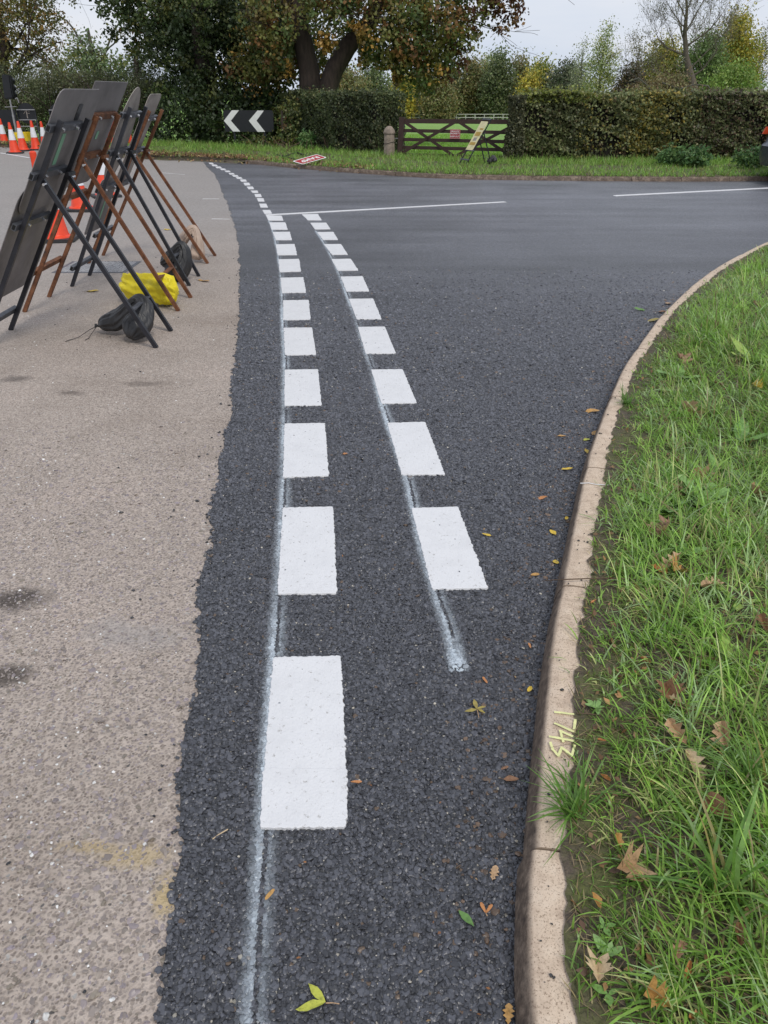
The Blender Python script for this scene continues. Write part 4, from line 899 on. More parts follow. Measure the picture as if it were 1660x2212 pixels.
def branch(B, p, d, L_, r, depth, rr, n=5, spread=.6, kids=3, wob=.16, grav=0.0, taper=.55, minr=.004):
    pts = [Vector(p)]; k = 5; d = Vector(d).normalized(); rad = [r]
    for i in range(k):
        d = (d + Vector((rr.normal(), rr.normal(), rr.normal())) * wob + Vector((0, 0, grav))).normalized(); pts.append(pts[-1] + d * L_ / k); rad.append(r * (1 - (1 - taper) * (i + 1) / k))
    B.tube(pts, [max(x, minr) for x in rad], n, cap=False)
    ends = [(pts[-1], d)]
    if depth > 0:
        for j in range(kids):
            t = rr.uniform(.35, 1) if j else 1; i = min(k, int(t * k)); q = pts[i]
            dd = (d + Vector((rr.normal(), rr.normal(), rr.normal() * .7)) * spread).normalized()
            ends += branch(B, q, dd, L_ * rr.uniform(.55, .8), rad[i] * rr.uniform(.5, .75), depth - 1, rr, max(3, n - 1), spread, kids, wob, grav, taper, minr)
    return ends
def tree(name, label, x, y, ells, total, size, pal, wts, trunk, cr=.35, per=40, shell=.45, bark='bark', group=None, limbs=(), zmin=None, droop=0, depth=2, trk=True, aspect=.6, z0=None, cat='tree', squash=.7, tonevar=.3, trans=None):
    z0 = float(terr(x, y)) if z0 is None else z0; o = (x, y, z0); rt = empty(name, o, label, cat, group); rr = np.random.default_rng(int(abs(x * 13 + y * 7)) + 3)
    if trk:
        B = MB(); B.tube(trunk[0], trunk[1], 12, cap=False); B.build('trunk', M[bark], rt, o, smooth=True)
    if limbs:
        B = MB()
        for (p, d, l_, r_) in limbs: branch(B, p, d, l_, r_, depth, rr)
        B.build('limbs', M[bark], rt, o, smooth=True, kind='stuff')
    P, C = clumps(ells, total, cr, per, shell, pal, wts, squash, tonevar, zmin, droop)
    leaf_mesh('crown', P, size, C, M['leaf'], rt, o, aspect)
    return rt
D2S = 2494 / 1660
def dp(x, y, yy): return on_y(x * D2S, y * D2S, yy)          # 1660-wide photo point at distance yy
def pxm(yy): return FPX / (yy * math.cos(PITCH) + .7)         # 1660-wide pixels per metre there

# --- colours
G_DK = (.034, .058, .020); G_MD = (.095, .14, .042); G_OL = (.21, .215, .06); BR = (.24, .125, .045); OR = (.42, .25, .06); YE = (.36, .26, .03); YG = (.16, .19, .035); G_GR = (.17, .20, .10); GB = (.20, .20, .11)

# --- big tree with two stems behind the left hedge
Y0 = 25.4; k_ = pxm(Y0)
tp = [dp(672, 215, Y0), dp(660, 120, Y0), dp(655, 40, Y0)]
o = (tp[0][0] + .35, Y0, float(terr(0, Y0))); rt = empty('lime_tree', o, 'big autumn tree with two leaning stems behind the left hedge, rusty brown leaves', 'tree')
B = MB()
st1 = [(o[0] - .05, Y0, o[2]), tuple(dp(672, 212, Y0)), tuple(dp(668, 150, Y0)), tuple(dp(655, 90, Y0)), tuple(dp(640, 10, Y0)), tuple(dp(630, -90, Y0)), tuple(dp(610, -220, Y0 + .5))]
B.tube(st1, [.45, .34, .30, .27, .22, .18, .08], 16, cap=False)
st2 = [(o[0] + .1, Y0, o[2]), tuple(dp(705, 200, Y0)), tuple(dp(722, 150, Y0)), tuple(dp(752, 100, Y0)), tuple(dp(795, 50, Y0)), tuple(dp(830, -20, Y0)), tuple(dp(870, -180, Y0 - .5))]
B.tube(st2, [.38, .30, .27, .25, .21, .16, .08], 16, cap=False); B.build('trunk', M['bark'], rt, o, smooth=True)
B = MB(); rr = np.random.default_rng(4)
for (a, d, l_, r_) in [(dp(655, 90, Y0), (-1, -.3, .3), 1.3, .06), (dp(640, 10, Y0), (-1.2, .3, .2), 1.8, .08), (dp(770, 80, Y0), (.5, -.6, .3), 1.2, .06), (dp(790, 55, Y0), (1, -.2, .12), 1.9, .08), (dp(830, -10, Y0), (1, -.2, .1), 2.2, .09), (dp(835, -20, Y0), (1, .3, .15), 2.4, .09), (dp(940, 30, Y0), (1, 0, .0), 1.6, .03), (dp(960, 10, Y0), (1, .1, .1), 1.8, .03), (dp(860, -100, Y0), (1, -.3, .1), 2.4, .08)]:
    branch(B, a, d, l_, r_, 2, rr, 5, .35, 3, .10, .0, .4, .005)
B.build('limbs', M['bark'], rt, o, smooth=True, kind='stuff')
def E_(x, y, yy, rx, ry, rz): return (tuple(dp(x, y, yy)), (rx, ry, rz))
# leafy masses: olive and brown on the lower visible side, higher crown above the frame
pal = [G_OL, BR, G_MD, OR, (.17, .13, .04)]
el = [E_(690, 15, Y0 - .9, .9, .6, .5), E_(610, 115, Y0 - .2, .5, .5, .55), E_(775, 95, Y0 + .6, .6, .5, .4), E_(690, 90, Y0 + 1.6, 1.2, .6, .8), E_(600, 40, Y0, 1.2, 1, 1.0), E_(830, 90, Y0, 1.5, 1.2, .8), E_(900, 60, Y0 - .5, 1.5, 1, .9), E_(900, 150, Y0, 1.1, .9, .5),
      E_(960, 20, Y0, 1.3, 1, .9), E_(940, 110, Y0 + .5, 1.0, .9, .6), E_(780, -20, Y0, 1.5, 1.5, .8), E_(560, 140, Y0 + 1, 1.0, .9, .7), E_(600, 120, Y0 + 1.5, 1.4, 1.2, .8)]
P, C = clumps(el, 29000, .14, 30, .3, pal, [5, 1.6, 3.2, .7, 2], .7, .35, droop=.25)
up_el = [((o[0] + dx, Y0 + dy, zz), (rx, rx, rz)) for dx, dy, zz, rx, rz in [(-2, 0, 6.2, 2.5, 1.6), (1, -1, 6.4, 2.6, 1.8), (3.6, 0, 5.9, 2.2, 1.4), (0, 1, 8.4, 3, 1.8), (2.5, .5, 8, 2.6, 1.8)]]
P2, C2 = clumps(up_el, 9000, .25, 36, .3, pal, [4, 3, 3, 1, 2], .7, .35)
# right hanging sprays, russet
sp_el = [E_(1010, 25, Y0, .6, .6, .28), E_(1065, 15, Y0, .5, .5, .3), E_(1105, 35, Y0, .35, .4, .22), E_(1085, 60, Y0, .35, .3, .13), E_(1010, 70, Y0, .3, .3, .2), E_(1120, 10, Y0, .25, .3, .15), E_(985, 100, Y0, .35, .3, .25), E_(1000, 135, Y0, .22, .3, .22), E_(965, 160, Y0, .4, .3, .3), E_(1090, -15, Y0, .8, .6, .3), E_(1050, -40, Y0, 1.3, 1, .4)]
P3, C3 = clumps(sp_el, 2300, .075, 10, .2, [(.10, .035, .02), BR, (.12, .05, .03)], [2, 2, 1], .8, .3, droop=.1)
yel = [E_(705, 95, Y0 - 1.2, .28, .2, .2), E_(775, 70, Y0 - 1.1, .25, .2, .25), E_(760, 135, Y0 - .7, .22, .25, .16), E_(640, 150, Y0 - .8, .15, .2, .25), E_(840, 160, Y0 - .5, .3, .3, .2)]
P4, C4 = clumps(yel, 1500, .11, 25, .2, [OR, (.30, .17, .03), (.2, .14, .03)], None, .7, .25)
P = np.vstack([P, P2, P3, P4]); C = np.vstack([C, C2, C3, C4])
zc_lo = dp(700, 98, Y0)[2]; open_ = (P[:, 0] > dp(636, 150, Y0)[0]) & (P[:, 0] < dp(775, 150, Y0)[0]) & (P[:, 2] < zc_lo + .35 * np.sin(P[:, 0] * 5)) & (P[:, 1] < Y0 + .9)   # the fork of the stems stands clear of the leaves
open_ |= (P[:, 0] > dp(760, 150, Y0)[0]) & (P[:, 0] < dp(850, 150, Y0)[0]) & (P[:, 2] < dp(700, 150, Y0)[2])
leaf_mesh('crown', P[~open_], .115, C[~open_], M['leaf'], rt, o, .7)

# --- dark mass left of it: two big evergreen/bushy trees reaching down to the verge
Yd = 27.5
el = [E_(470, 240, Yd - 1, 1.6, 1.2, .9), E_(400, 230, Yd - .6, 1.0, 1.0, .9), E_(540, 190, Yd, 1.1, 1, 1.0), E_(450, 130, Yd, 1.6, 1.2, 1.0), E_(540, 90, Yd, 1.4, 1.2, 1.0), E_(430, 50, Yd, 1.6, 1.3, 1.0), E_(360, 110, Yd, .8, .8, .8), E_(530, 0, Yd, 2.0, 1.6, 1.2), E_(360, 280, Yd - 1, .6, .7, .5), E_(560, 250, Yd - 1, .9, .8, .7), E_(480, 290, Yd - 1.4, 1.7, .6, .45)]
tree('dense_dark_tree', 'dense dark green tree mass behind the chevron sign, leafy to the ground', -5.6, Yd, el, 34000, .11, [G_DK, (.045, .07, .025), G_MD, (.11, .13, .04)], [5, 4, 2, 1], ([(-5.5, Yd, -.1), (-5.6, Yd, 3), (-5.4, Yd, 7)], [.35, .3, .15]), .17, 40, .35,
     limbs=[((-5.5, Yd, 2.2), (1, .3, 1), 2, .05), ((-5.5, Yd, 3), (-.6, .5, 1), 2, .05)], aspect=.7)
el = [E_(340, 60, Yd + 1, 1.5, 1.1, .55), E_(285, 25, Yd + 1, 1.0, 1, .4), E_(255, 70, Yd + 1, .45, .5, .2), E_(260, -20, Yd + 1, 1.0, 1, .4), E_(400, 0, Yd + 1, 2, 1.5, .9), E_(300, -60, Yd + 1, 2.4, 2, 1), E_(310, 105, Yd + 1, .7, .6, .3), E_(480, -80, Yd + 2, 3, 2, 1.6), E_(600, 30, Yd + 2, 1.4, 1, 1.2)]
tree('overhanging_tree', 'green tree reaching its ragged branches left across the pale sky', -6.3, Yd + 1.5, el, 18000, .12, [(.05, .08, .03), G_MD, G_OL, BR], [4, 4, 2, .4], ([(-6.3, Yd + 1.5, -.1), (-6.4, Yd + 1.5, 3.5), (-6.2, Yd + 1.5, 8)], [.3, .25, .12]), .17, 30, .2,
     limbs=[((-6.4, Yd + 1.4, 3.0), (-1, .3, .55), 2.6, .045), ((-6.4, Yd + 1.4, 3.6), (-1, .2, .4), 2.6, .045), ((-6.4, Yd + 1.4, 4), (-.8, .2, .6), 2.6, .045)], aspect=.75)
# ivy-smothered low shrubs under the big tree and around the chevron sign
el = [E_(590, 225, 27.5, .7, .5, .7), E_(575, 275, 26.6, .8, .4, .45), E_(625, 265, 26.2, .6, .4, .6), E_(628, 235, 25.2, .35, .4, .45), E_(650, 245, 24.6, .5, .5, .5), E_(640, 295, 24.4, .5, .35, .35), E_(560, 308, 25.1, .7, .25, .12), E_(690, 250, 24.2, .6, .4, .5)]
tree('ivy_bush', 'loose ivy bush to the right of the chevron board', -2.9, 24.4, el, 15000, .080, [(.09, .11, .04), G_OL, G_MD, (.24, .24, .09), (.2, .12, .06)], [3, 3, 3, 1, 1], ([(-2.9, 24.4, -.1), (-2.9, 24.4, 1)], [.06, .03]), .12, 25, .3, cat='bush', aspect=.75)

# --- left side: autumn tree, soft green roadside scrub, thinner trees behind
Yl = 31.0
el = [E_(40, 60, Yl, 1.8, 1.4, 1.0), E_(-60, 40, Yl, 1.8, 1.4, 1.4), E_(90, 120, Yl, .9, .8, .6), E_(20, 140, Yl, 1.3, 1, .6), E_(-40, 130, Yl, 1.2, 1, .7), E_(80, 20, Yl, .9, .8, .5), E_(130, 165, Yl, .6, .6, .3), E_(20, -60, Yl, 2.5, 2, 1.4), E_(-150, 0, Yl, 2.5, 2, 2)]
tree('autumn_tree', 'olive and ochre autumn tree at the left edge with dark leaning branches', dp(5, 200, Yl)[0], Yl, el, 20000, .11, [G_OL, (.22, .2, .06), (.24, .15, .055), G_MD, OR], [4, 3, 2, 1, .5], ([tuple(dp(5, 290, Yl)), tuple(dp(3, 200, Yl)), tuple(dp(10, 100, Yl)), tuple(dp(-30, -80, Yl))], [.22, .2, .16, .08]), .17, 22, .2,
     limbs=[(tuple(dp(5, 190, Yl)), (.8, -.2, .7), 2.3, .07), (tuple(dp(5, 180, Yl)), (1, -.2, .35), 1.8, .06), (tuple(dp(8, 120, Yl)), (.9, 0, .5), 1.8, .06)], aspect=.6)
el = [E_(x, y, 28.5 + (i % 3) * .5, 1.1, .7, .55) for i, (x, y) in enumerate([(-60, 190), (10, 185), (70, 190), (130, 185), (190, 195), (250, 185), (300, 200), (340, 190), (-60, 240), (30, 235), (100, 235), (170, 235), (240, 235), (310, 240), (-100, 280), (30, 275), (140, 270), (260, 270)])]
tree('roadside_scrub', 'soft grey green thicket along the verge behind the cones', dp(120, 250, 28.5)[0], 28.6, el, 60000, .10, [G_GR, (.12, .15, .065), GB, (.09, .11, .045), (.24, .25, .13)], [3, 4, 2, 2, .6], ([tuple(dp(120, 290, 28.6)), tuple(dp(122, 200, 28.6))], [.06, .03]), .15, 40, .0, cat='bush', aspect=.30, squash=1.2,
     limbs=[(tuple(dp(x, 285, 28)), (rng.normal() * .3, -.1, 1), 1.5, .025) for x in range(0, 340, 28)])
Ym = 44.0
el = [E_(190, 125, Ym, 1.4, 1.2, .6), E_(240, 140, Ym, 1.2, 1, .5), E_(150, 155, Ym, 1.2, 1, .5), E_(210, 175, Ym, 1.6, 1.2, .5), E_(175, 85, Ym, .5, .6, .3)]
tree('background_tree', 'pale green tree seen through the gap between the two left trees', dp(205, 200, Ym)[0], Ym, el, 4200, .17, [(.2, .27, .13), (.15, .2, .09), G_OL], None, ([tuple(dp(205, 290, Ym)), tuple(dp(207, 150, Ym)), tuple(dp(190, 60, Ym))], [.2, .15, .05]), .3, 22, .2,
     limbs=[(tuple(dp(206, 170, Ym)), (.6, 0, 1), 2.5, .08), (tuple(dp(206, 160, Ym)), (-.6, 0, 1), 2.5, .08)], bark='bark2')
el = [E_(295, 110, 40, .25, .3, .5), E_(300, 150, 40, .5, .4, .7), E_(310, 190, 40, 1.2, .6, .5)]
tree('broken_tree', 'slim ivy covered stump standing against the sky left of the dark trees', dp(298, 200, 40)[0], 40, el, 2200, .12, [G_DK, (.05, .05, .03)], None, ([tuple(dp(298, 290, 40)), tuple(dp(297, 180, 40)), tuple(dp(292, 98, 40))], [.22, .18, .07]), .15, 20, .1)

# --- hedges: dark inner mass of twigs with a shell of small leaves
def hedge(name, label, line, h, th, n, size, pal, wts, hvar=.04, group='clipped hedges beside the field gate', core=.12, patch=None, zb=.05):
    """line: front face polyline on the ground; th: thickness away from the road"""
    q, t, s = smooth_line(line, .1, 2); nn = np.c_[-t[:, 1], t[:, 0]]; L_ = s[-1]; o = (q[len(q) // 2, 0], q[len(q) // 2, 1], zb)
    rt = empty(name, o, label, 'hedge', group); f = lambda ss, oo: (np.c_[np.interp(ss, s, q[:, 0]) + np.interp(ss, s, nn[:, 0]) * oo, np.interp(ss, s, q[:, 1]) + np.interp(ss, s, nn[:, 1]) * oo])
    ss = np.arange(core, L_ - core, .12); rows = [(core, zb), (core + .05, h * .5), (core + .03, h - core - .02), (th / 2, h - core + .03), (th - core, h - core - .02), (th - core, zb)]; V = []
    for j, (oo, z) in enumerate(rows): p = f(ss, oo + rng.normal(0, .02, len(ss))); V.append(np.c_[p, z + rng.normal(0, .02, len(ss)) * (z > .1)])
    V = np.stack(V, 1).reshape(-1, 3); k = len(rows); i = (np.arange(len(ss) - 1)[:, None] * k + np.arange(k - 1)[None]).ravel()
    F = [tuple(x_) for x_ in np.c_[i, i + 1, i + k + 1, i + k]] + [tuple(range(k)), tuple(range(len(V) - k, len(V)))]
    np_obj('twigs', V, F, M['hedgecore'], rt, o)
    # leaves: front, top, ends, back
    af, at_, ae = L_ * h, L_ * th, th * h; pr = np.array([af * 1.0, at_ * .8, ae, ae, af * .25]); pr /= pr.sum(); w_ = rng.choice(5, n, p=pr); S_ = rng.random(n) * L_; O_ = rng.random(n) * th; Z_ = zb + rng.random(n) * (h - zb)
    dep = np.abs(rng.normal(0, .05, n)) - .03
    lump = .075 * vnoise(S_, 7, 1.7) + .045 * vnoise(S_ * 1.0 + Z_ * 3.1, 8, 4) + .02 * vnoise(Z_ * 5 + S_ * 2, 9, 3)
    O_ = np.where(w_ == 0, dep + lump, O_); O_ = np.where(w_ == 4, th - dep, O_); Z_ = np.where(w_ == 1, h - dep * .8 + hvar * vnoise(S_, 3, 2.2) + lump * .4 + np.where(rng.random(n) < .06, rng.random(n) * .13, 0), Z_)
    S_ = np.where(w_ == 2, dep + .02 * vnoise(Z_, 4, 5), S_); S_ = np.where(w_ == 3, L_ - dep, S_)
    # rounded shoulder
    sh = (w_ == 0) & (Z_ > h - .15); O_[sh] += (Z_[sh] - h + .15) ** 2 * 3
    keep = ~((w_ == 0) & (Z_ < .28) & (rng.random(n) < .55)) & ~((w_ == 0) & (vnoise(S_ * 1.3 + Z_ * .6, 21, 1.6) + .6 * vnoise(Z_ * 3 + S_, 22, 1.9) > .62) & (rng.random(n) < .8))
    P = np.c_[f(S_, O_), Z_]; C = palette(n, pal, wts, .3) * (1 + .35 * vnoise(S_ * 1.2 + Z_, 31, 2.5))[:, None]
    if patch is not None: C = patch(P, C, S_, Z_, w_)
    P, C = P[keep], C[keep]
    leaf_mesh('foliage', P, size, C, M['leaf'], rt, o, .7)
    B = MB(); rr = np.random.default_rng(2)
    for _ in range(int(L_ * 9)):
        a = rng.random() * L_; p = f(np.array([a]), np.array([.06]))[0]; B.tube([(p[0], p[1], zb), (p[0] + rng.normal() * .06, p[1] + rng.normal() * .03, .3 + rng.random() * .25)], [.009, .006], 4, cap=False)
    B.build('stems', M['twig'], rt, o)
    return rt
HPAL = [(.16, .19, .075), (.23, .26, .11), (.11, .135, .06), (.30, .30, .14), (.24, .18, .10)]
hr = [(3.02, 19.35), (5, 19.1), (8.5, 18.95), (13, 19.2)]
def patchR(P, C, S_, Z_, w_):
    x = P[:, 0]; top = (Z_ > 1.25) & (x < 4.8); k = top & (rng.random(len(x)) < .6); C[k] = palette(k.sum(), [(.30, .33, .07), (.2, .25, .06)])
    g = np.exp(-((x - 5.9 - .35 * (Z_ - .8)) / .55) ** 2) * .75 + .25 * (vnoise(x * 1.1, 55, 1) > .45); k = rng.random(len(x)) < g * .75
    C[k] = palette(k.sum(), [(.27, .26, .07), (.36, .28, .06), (.18, .18, .06)])
    pk = (x > 7) & (rng.random(len(x)) < .22); C[pk] = palette(pk.sum(), [(.17, .11, .08), (.14, .12, .09)]); return C
hedge('hedge', 'long clipped hedge right of the gate with a yellowing patch, running out of frame', hr, 1.42, 1.0, 85000, .072, HPAL, [4, 4, 2, 2, 1], patch=patchR)
hl = [tuple(at(925, 478)[:2] + np.array([0, 0])), tuple(at(1080, 500)[:2]), (-.15, 20.9)]
hedge('hedge', 'dark hedge left of the stone post, under the big two stemmed tree', hl, 1.43, .9, 34000, .060, [(.075, .10, .042), (.12, .15, .06), (.2, .2, .09), (.05, .07, .03)], [4, 4, 1.5, 2], hvar=.07)
# ivy-clad post where the right hedge begins
iv = (2.93, 19.0); B = None; rt = empty('ivy_post', (iv[0], iv[1], .05), 'narrow ivy covered post at the left end of the long hedge', 'post')
B = MB(); B.bar((0, 0, -.1), (0, 0, 1.25), .13, .13); B.build('post', M['hedgecore'], rt)
n = 5200; a = rng.random(n) * 6.28; zz = rng.random(n) * 1.35; r_ = .17 + .03 * np.sin(zz * 5) + rng.normal(0, .018, n)
leaf_mesh('ivy', np.c_[np.cos(a) * r_, np.sin(a) * r_ * .9, zz], .055, palette(n, [(.11, .12, .06), (.16, .155, .08), (.075, .085, .045)]), M['leaf'], rt, None, .8)
# leafy weeds and nettles at the hedge foot
for i, (sx, sy, w__, lab) in enumerate([(2190, 540, .45, 'dark green leafy weed clump at the foot of the long hedge'), (2260, 545, .35, 'nettle clump beside the leafy weeds under the long hedge'), (995, 480, .25, 'small green shrub behind the fallen sign'), (2440, 548, .4, 'bright leafy weeds by the hedge near the car')]):
    p = at(sx, sy, .1); P, C = clumps([((p[0], p[1], .28), (w__, .22, .22))], 900, .06, 14, .2, [(.11, .22, .07), (.08, .17, .06), (.16, .26, .08)], None, .8, .3)
    rt = empty('weed_clump', (p[0], p[1], .1), lab, 'plant', 'leafy weeds along the far verge'); leaf_mesh('leaves', P, .085, C, M['leaf'], rt, (p[0], p[1], .1), .45, up=.8)

# --- far side of the field: row of trees, each its own
def far_tree(cx, ytop, wpx, yy, pal, wts, label, dens=1.0, kind='round', size=None, ybase=None, shell=.1, name='field_tree'):
    k = pxm(yy); top = dp(cx, ytop, yy); z0 = float(terr(top[0], yy)); h = top[2] - z0; r = wpx / 2 / k; x = top[0]
    if kind == 'round': el = [((x, yy, z0 + h * .62), (r * .9, r * .8, h * .34)), ((x - r * .4, yy - r * .3, z0 + h * .42), (r * .6, r * .5, h * .26)), ((x + r * .45, yy - r * .2, z0 + h * .40), (r * .55, r * .5, h * .25)), ((x + r * .1, yy, z0 + h * .84), (r * .45, r * .45, h * .15)), ((x, yy - r * .4, z0 + h * .22), (r * .75, r * .5, h * .2))]
    elif kind == 'tall': el = [((x + rng.normal() * r * .12, yy, z0 + h * (.25 + .145 * i)), (r * [.8, 1.05, 1.0, .85, .55, .26][i], r * .8, h * .12)) for i in range(6)] + [((x + sg * r * .5, yy, z0 + h * zz_), (r * .45, r * .4, h * .07)) for sg, zz_ in ((-1, .62), (1, .5), (1, .74), (-1, .4))]
    else: el = [((x, yy, z0 + h * .5), (r, r, h * .5))]
    vis = int(1150 * dens * max(1, (wpx / 70) * (h * k / 140)))
    size = size or .46 * yy / 165
    lim = [((x, yy, z0 + h * f), (sx_ * .6, -.2, 1), h * .22, h * .006) for f in (.35, .55) for sx_ in (-1, 1)]
    pal = [tuple(min(.6, q * 1.25) for q in c) for c in pal]
    return tree(name, label, x, yy, el, vis * 8, size, pal, wts, ([(x, yy, z0), (x, yy, z0 + h * .5), (x, yy, z0 + h * .93)], [h * .022, h * .015, h * .004]), size * 2.0, 12, shell, 'bark2', 'trees across the field', limbs=lim, depth=1, z0=z0, squash=1.0)
PG = [(.13, .17, .07), (.17, .19, .08), (.10, .13, .06)]; PY = [(.50, .38, .06), (.40, .34, .06), (.28, .29, .07)]; PO = [(.20, .20, .08), (.16, .18, .07), (.23, .18, .07)]; PD = [(.08, .105, .06), (.105, .13, .07), (.13, .13, .08)]; PP = [(.30, .35, .15), (.24, .29, .12), (.36, .36, .12)]
spec = [(745, 150, 120, 60, PO, 'sunken olive bush just right of the big tree trunk', 'round'), (805, 140, 90, 70, PG, 'green bushy tree between the big trunk and the field', 'round'),
 (868, 165, 46, 150, PY, 'small bright yellow tree beyond the field, left of the gate', 'round'), (905, 150, 90, 158, PD, 'dark green tree beyond the field above the gate hinge', 'round'), (950, 178, 70, 150, PO, 'olive tree leaning low beyond the field', 'round'),
 (975, 150, 80, 168, PG, 'mid green tree beyond the field above the red notice', 'round'), (1025, 138, 78, 165, PO, 'olive tree left of the tall feathery one beyond the field', 'tall'), (1082, 122, 66, 160, PG, 'tall feathery green tree beyond the field near the hedge end', 'tall'),
 (1056, 140, 40, 172, PP, 'pale slim tree behind the feathery ones', 'tall'), (1128, 138, 56, 165, PO, 'grey green tree right of the tall feathery one', 'tall'), (1172, 130, 56, 158, [(0.34, 0.306, 0.051), (0.204, 0.238, 0.051), (0.17, 0.204, 0.051)], 'yellow green tree above the left end of the long hedge', 'round'), (1150, 165, 34, 150, PY, 'small golden bush just above the long hedge', 'round'),
 (1228, 134, 110, 150, PD, 'broad dark round tree above the long hedge', 'round')]
for cx, yt, wp, yy, pal, lab, kd_ in spec: far_tree(cx, yt, wp, yy, pal, None, lab, kind=kd_)
far_tree(1310, 66, 80, 120, PP, None, 'tall slim pale poplar standing above the hedge against the sky', .5, 'tall', .26)
far_tree(1262, 92, 56, 135, [(0.289, 0.306, 0.204), (0.238, 0.255, 0.153)], None, 'thin wispy grey tree left of the pale poplar', .28, 'tall', .22)
far_tree(1385, 82, 70, 120, [(0.221, 0.204, 0.136), (0.17, 0.17, 0.102)], None, 'wispy thin tree left of the bare tall tree', .30, 'tall', .22)
far_tree(1368, 140, 60, 112, [(0.0595, 0.068, 0.0476), (0.102, 0.0765, 0.051), (0.153, 0.111, 0.051)], None, 'dark conifer like bush above the hedge', .8, 'round')
far_tree(1440, 82, 120, 120, [(0.289, 0.289, 0.068), (0.374, 0.306, 0.0595), (0.204, 0.238, 0.068)], None, 'yellow green tree behind the bare tall tree', .8, 'round')
far_tree(1530, 66, 120, 118, [(0.119, 0.187, 0.0595), (0.153, 0.221, 0.068)], None, 'fresh green tree right of the bare tall tree', .8, 'round')
far_tree(1603, 46, 120, 125, [(0.408, 0.323, 0.051), (0.306, 0.289, 0.051), (0.204, 0.238, 0.051)], None, 'tall golden yellow tree near the right edge', .9, 'tall')
far_tree(1590, 140, 140, 110, [(0.17, 0.272, 0.0595), (0.221, 0.289, 0.068)], None, 'bright green low tree under the golden one', .9, 'round')
far_tree(1655, 65, 50, 130, [(0.221, 0.221, 0.119), (0.17, 0.17, 0.102)], None, 'wispy tree cut by the right edge', .4, 'tall', .24)
far_tree(1750, 60, 120, 130, PO, None, 'olive tree beyond the right edge', .6, 'round')
far_tree(1440, 165, 180, 100, [(0.204, 0.187, 0.085), (0.17, 0.119, 0.0595)], None, 'low brownish scrub above the middle of the hedge', .8, 'round', name='scrub_bush')
# low scrub under the far row
P, C = clumps([((x, 168, float(terr(x, 168)) + 1.5), (3.2, 2, 2.0)) for x in np.arange(-8, 60, 4.0)], 15000, .7, 20, .1, [PG[0], PG[2], PD[0], (.13, .11, .06)], None, .8, .3)
sc_ = leaf_mesh('far_scrub', P, .42, C, M['leaf'], None, (20, 168, float(terr(20, 168))), .6, kind='stuff'); tag(sc_, 'dark undergrowth below the tree row across the field', 'scrub')
# bare tall tree
yy = 105.0; b0 = dp(1500, 205, yy); z0 = float(terr(b0[0], yy)); rt = empty('bare_tree', (b0[0], yy, z0), 'tall almost leafless tree with dark branches above the hedge', 'tree')
B = MB(); rr = np.random.default_rng(21); t1 = [(b0[0], yy, z0), tuple(dp(1500, 190, yy)), tuple(dp(1492, 160, yy)), tuple(dp(1483, 120, yy)), tuple(dp(1480, 70, yy)), tuple(dp(1485, 20, yy)), tuple(dp(1480, -40, yy))]
B.tube(t1, [.6, .48, .42, .30, .24, .16, .06], 10, cap=False); B.build('trunk', M['bark3'], rt, (b0[0], yy, z0), smooth=True)
B = MB(); ends = []
for (x, y, d, l_, r_) in [(1483, 120, (-1, 0, .55), 3.4, .20), (1480, 90, (-.9, -.2, 1), 3.6, .17), (1480, 70, (.8, .2, 1), 3.8, .18), (1482, 100, (.9, -.2, .8), 4.2, .2), (1484, 45, (-.6, .2, 1), 3.2, .14), (1484, 25, (.5, -.1, 1), 3, .12), (1483, 10, (-.3, 0, 1), 2.8, .1), (1492, 165, (1, 0, .5), 3.2, .2), (1482, 60, (-1, .2, .6), 3.4, .12), (1496, 185, (-1.6, -.1, .12), 4.5, .22), (1490, 150, (.7, -.1, .8), 3, .14)]:
    ends += branch(B, tuple(dp(x, y, yy)), d, l_ * 1.15, r_ * .6, 4, rr, 4, .5, 4, .15, .07, .45, .010)
B.build('limbs', M['bark3'], rt, (b0[0], yy, z0), kind='stuff')
ep = np.array([tuple(e[0]) for e in ends]); ep = ep[rng.choice(len(ep), min(len(ep), 1500), replace=False)]
P = (ep[:, None] + rng.normal(0, .25, (len(ep), 4, 3))).reshape(-1, 3); P = P[P[:, 2] > z0 + 3]
leaf_mesh('sparse_leaves', P, .17, palette(len(P), [(.26, .24, .16), (.2, .19, .12), (.3, .3, .14)]), M['leaf'], rt, (b0[0], yy, z0))
# leaning pale dead boughs in the scrub
B = MB(); org = dp(1400, 190, 98)
for pts in ([(1360, 175), (1380, 168), (1400, 185), (1410, 200)], [(1430, 178), (1470, 192), (1500, 182), (1530, 185), (1540, 200)]): B.tube([tuple(dp(x, y, 98)) for x, y in pts], [.10, .09, .08, .1, .1][:len(pts)], 6)
o_ = B.build('fallen_bough', M['bark2'], None, tuple(org)); tag(o_, 'bent bare boughs sticking out of the scrub above the hedge', 'branch')

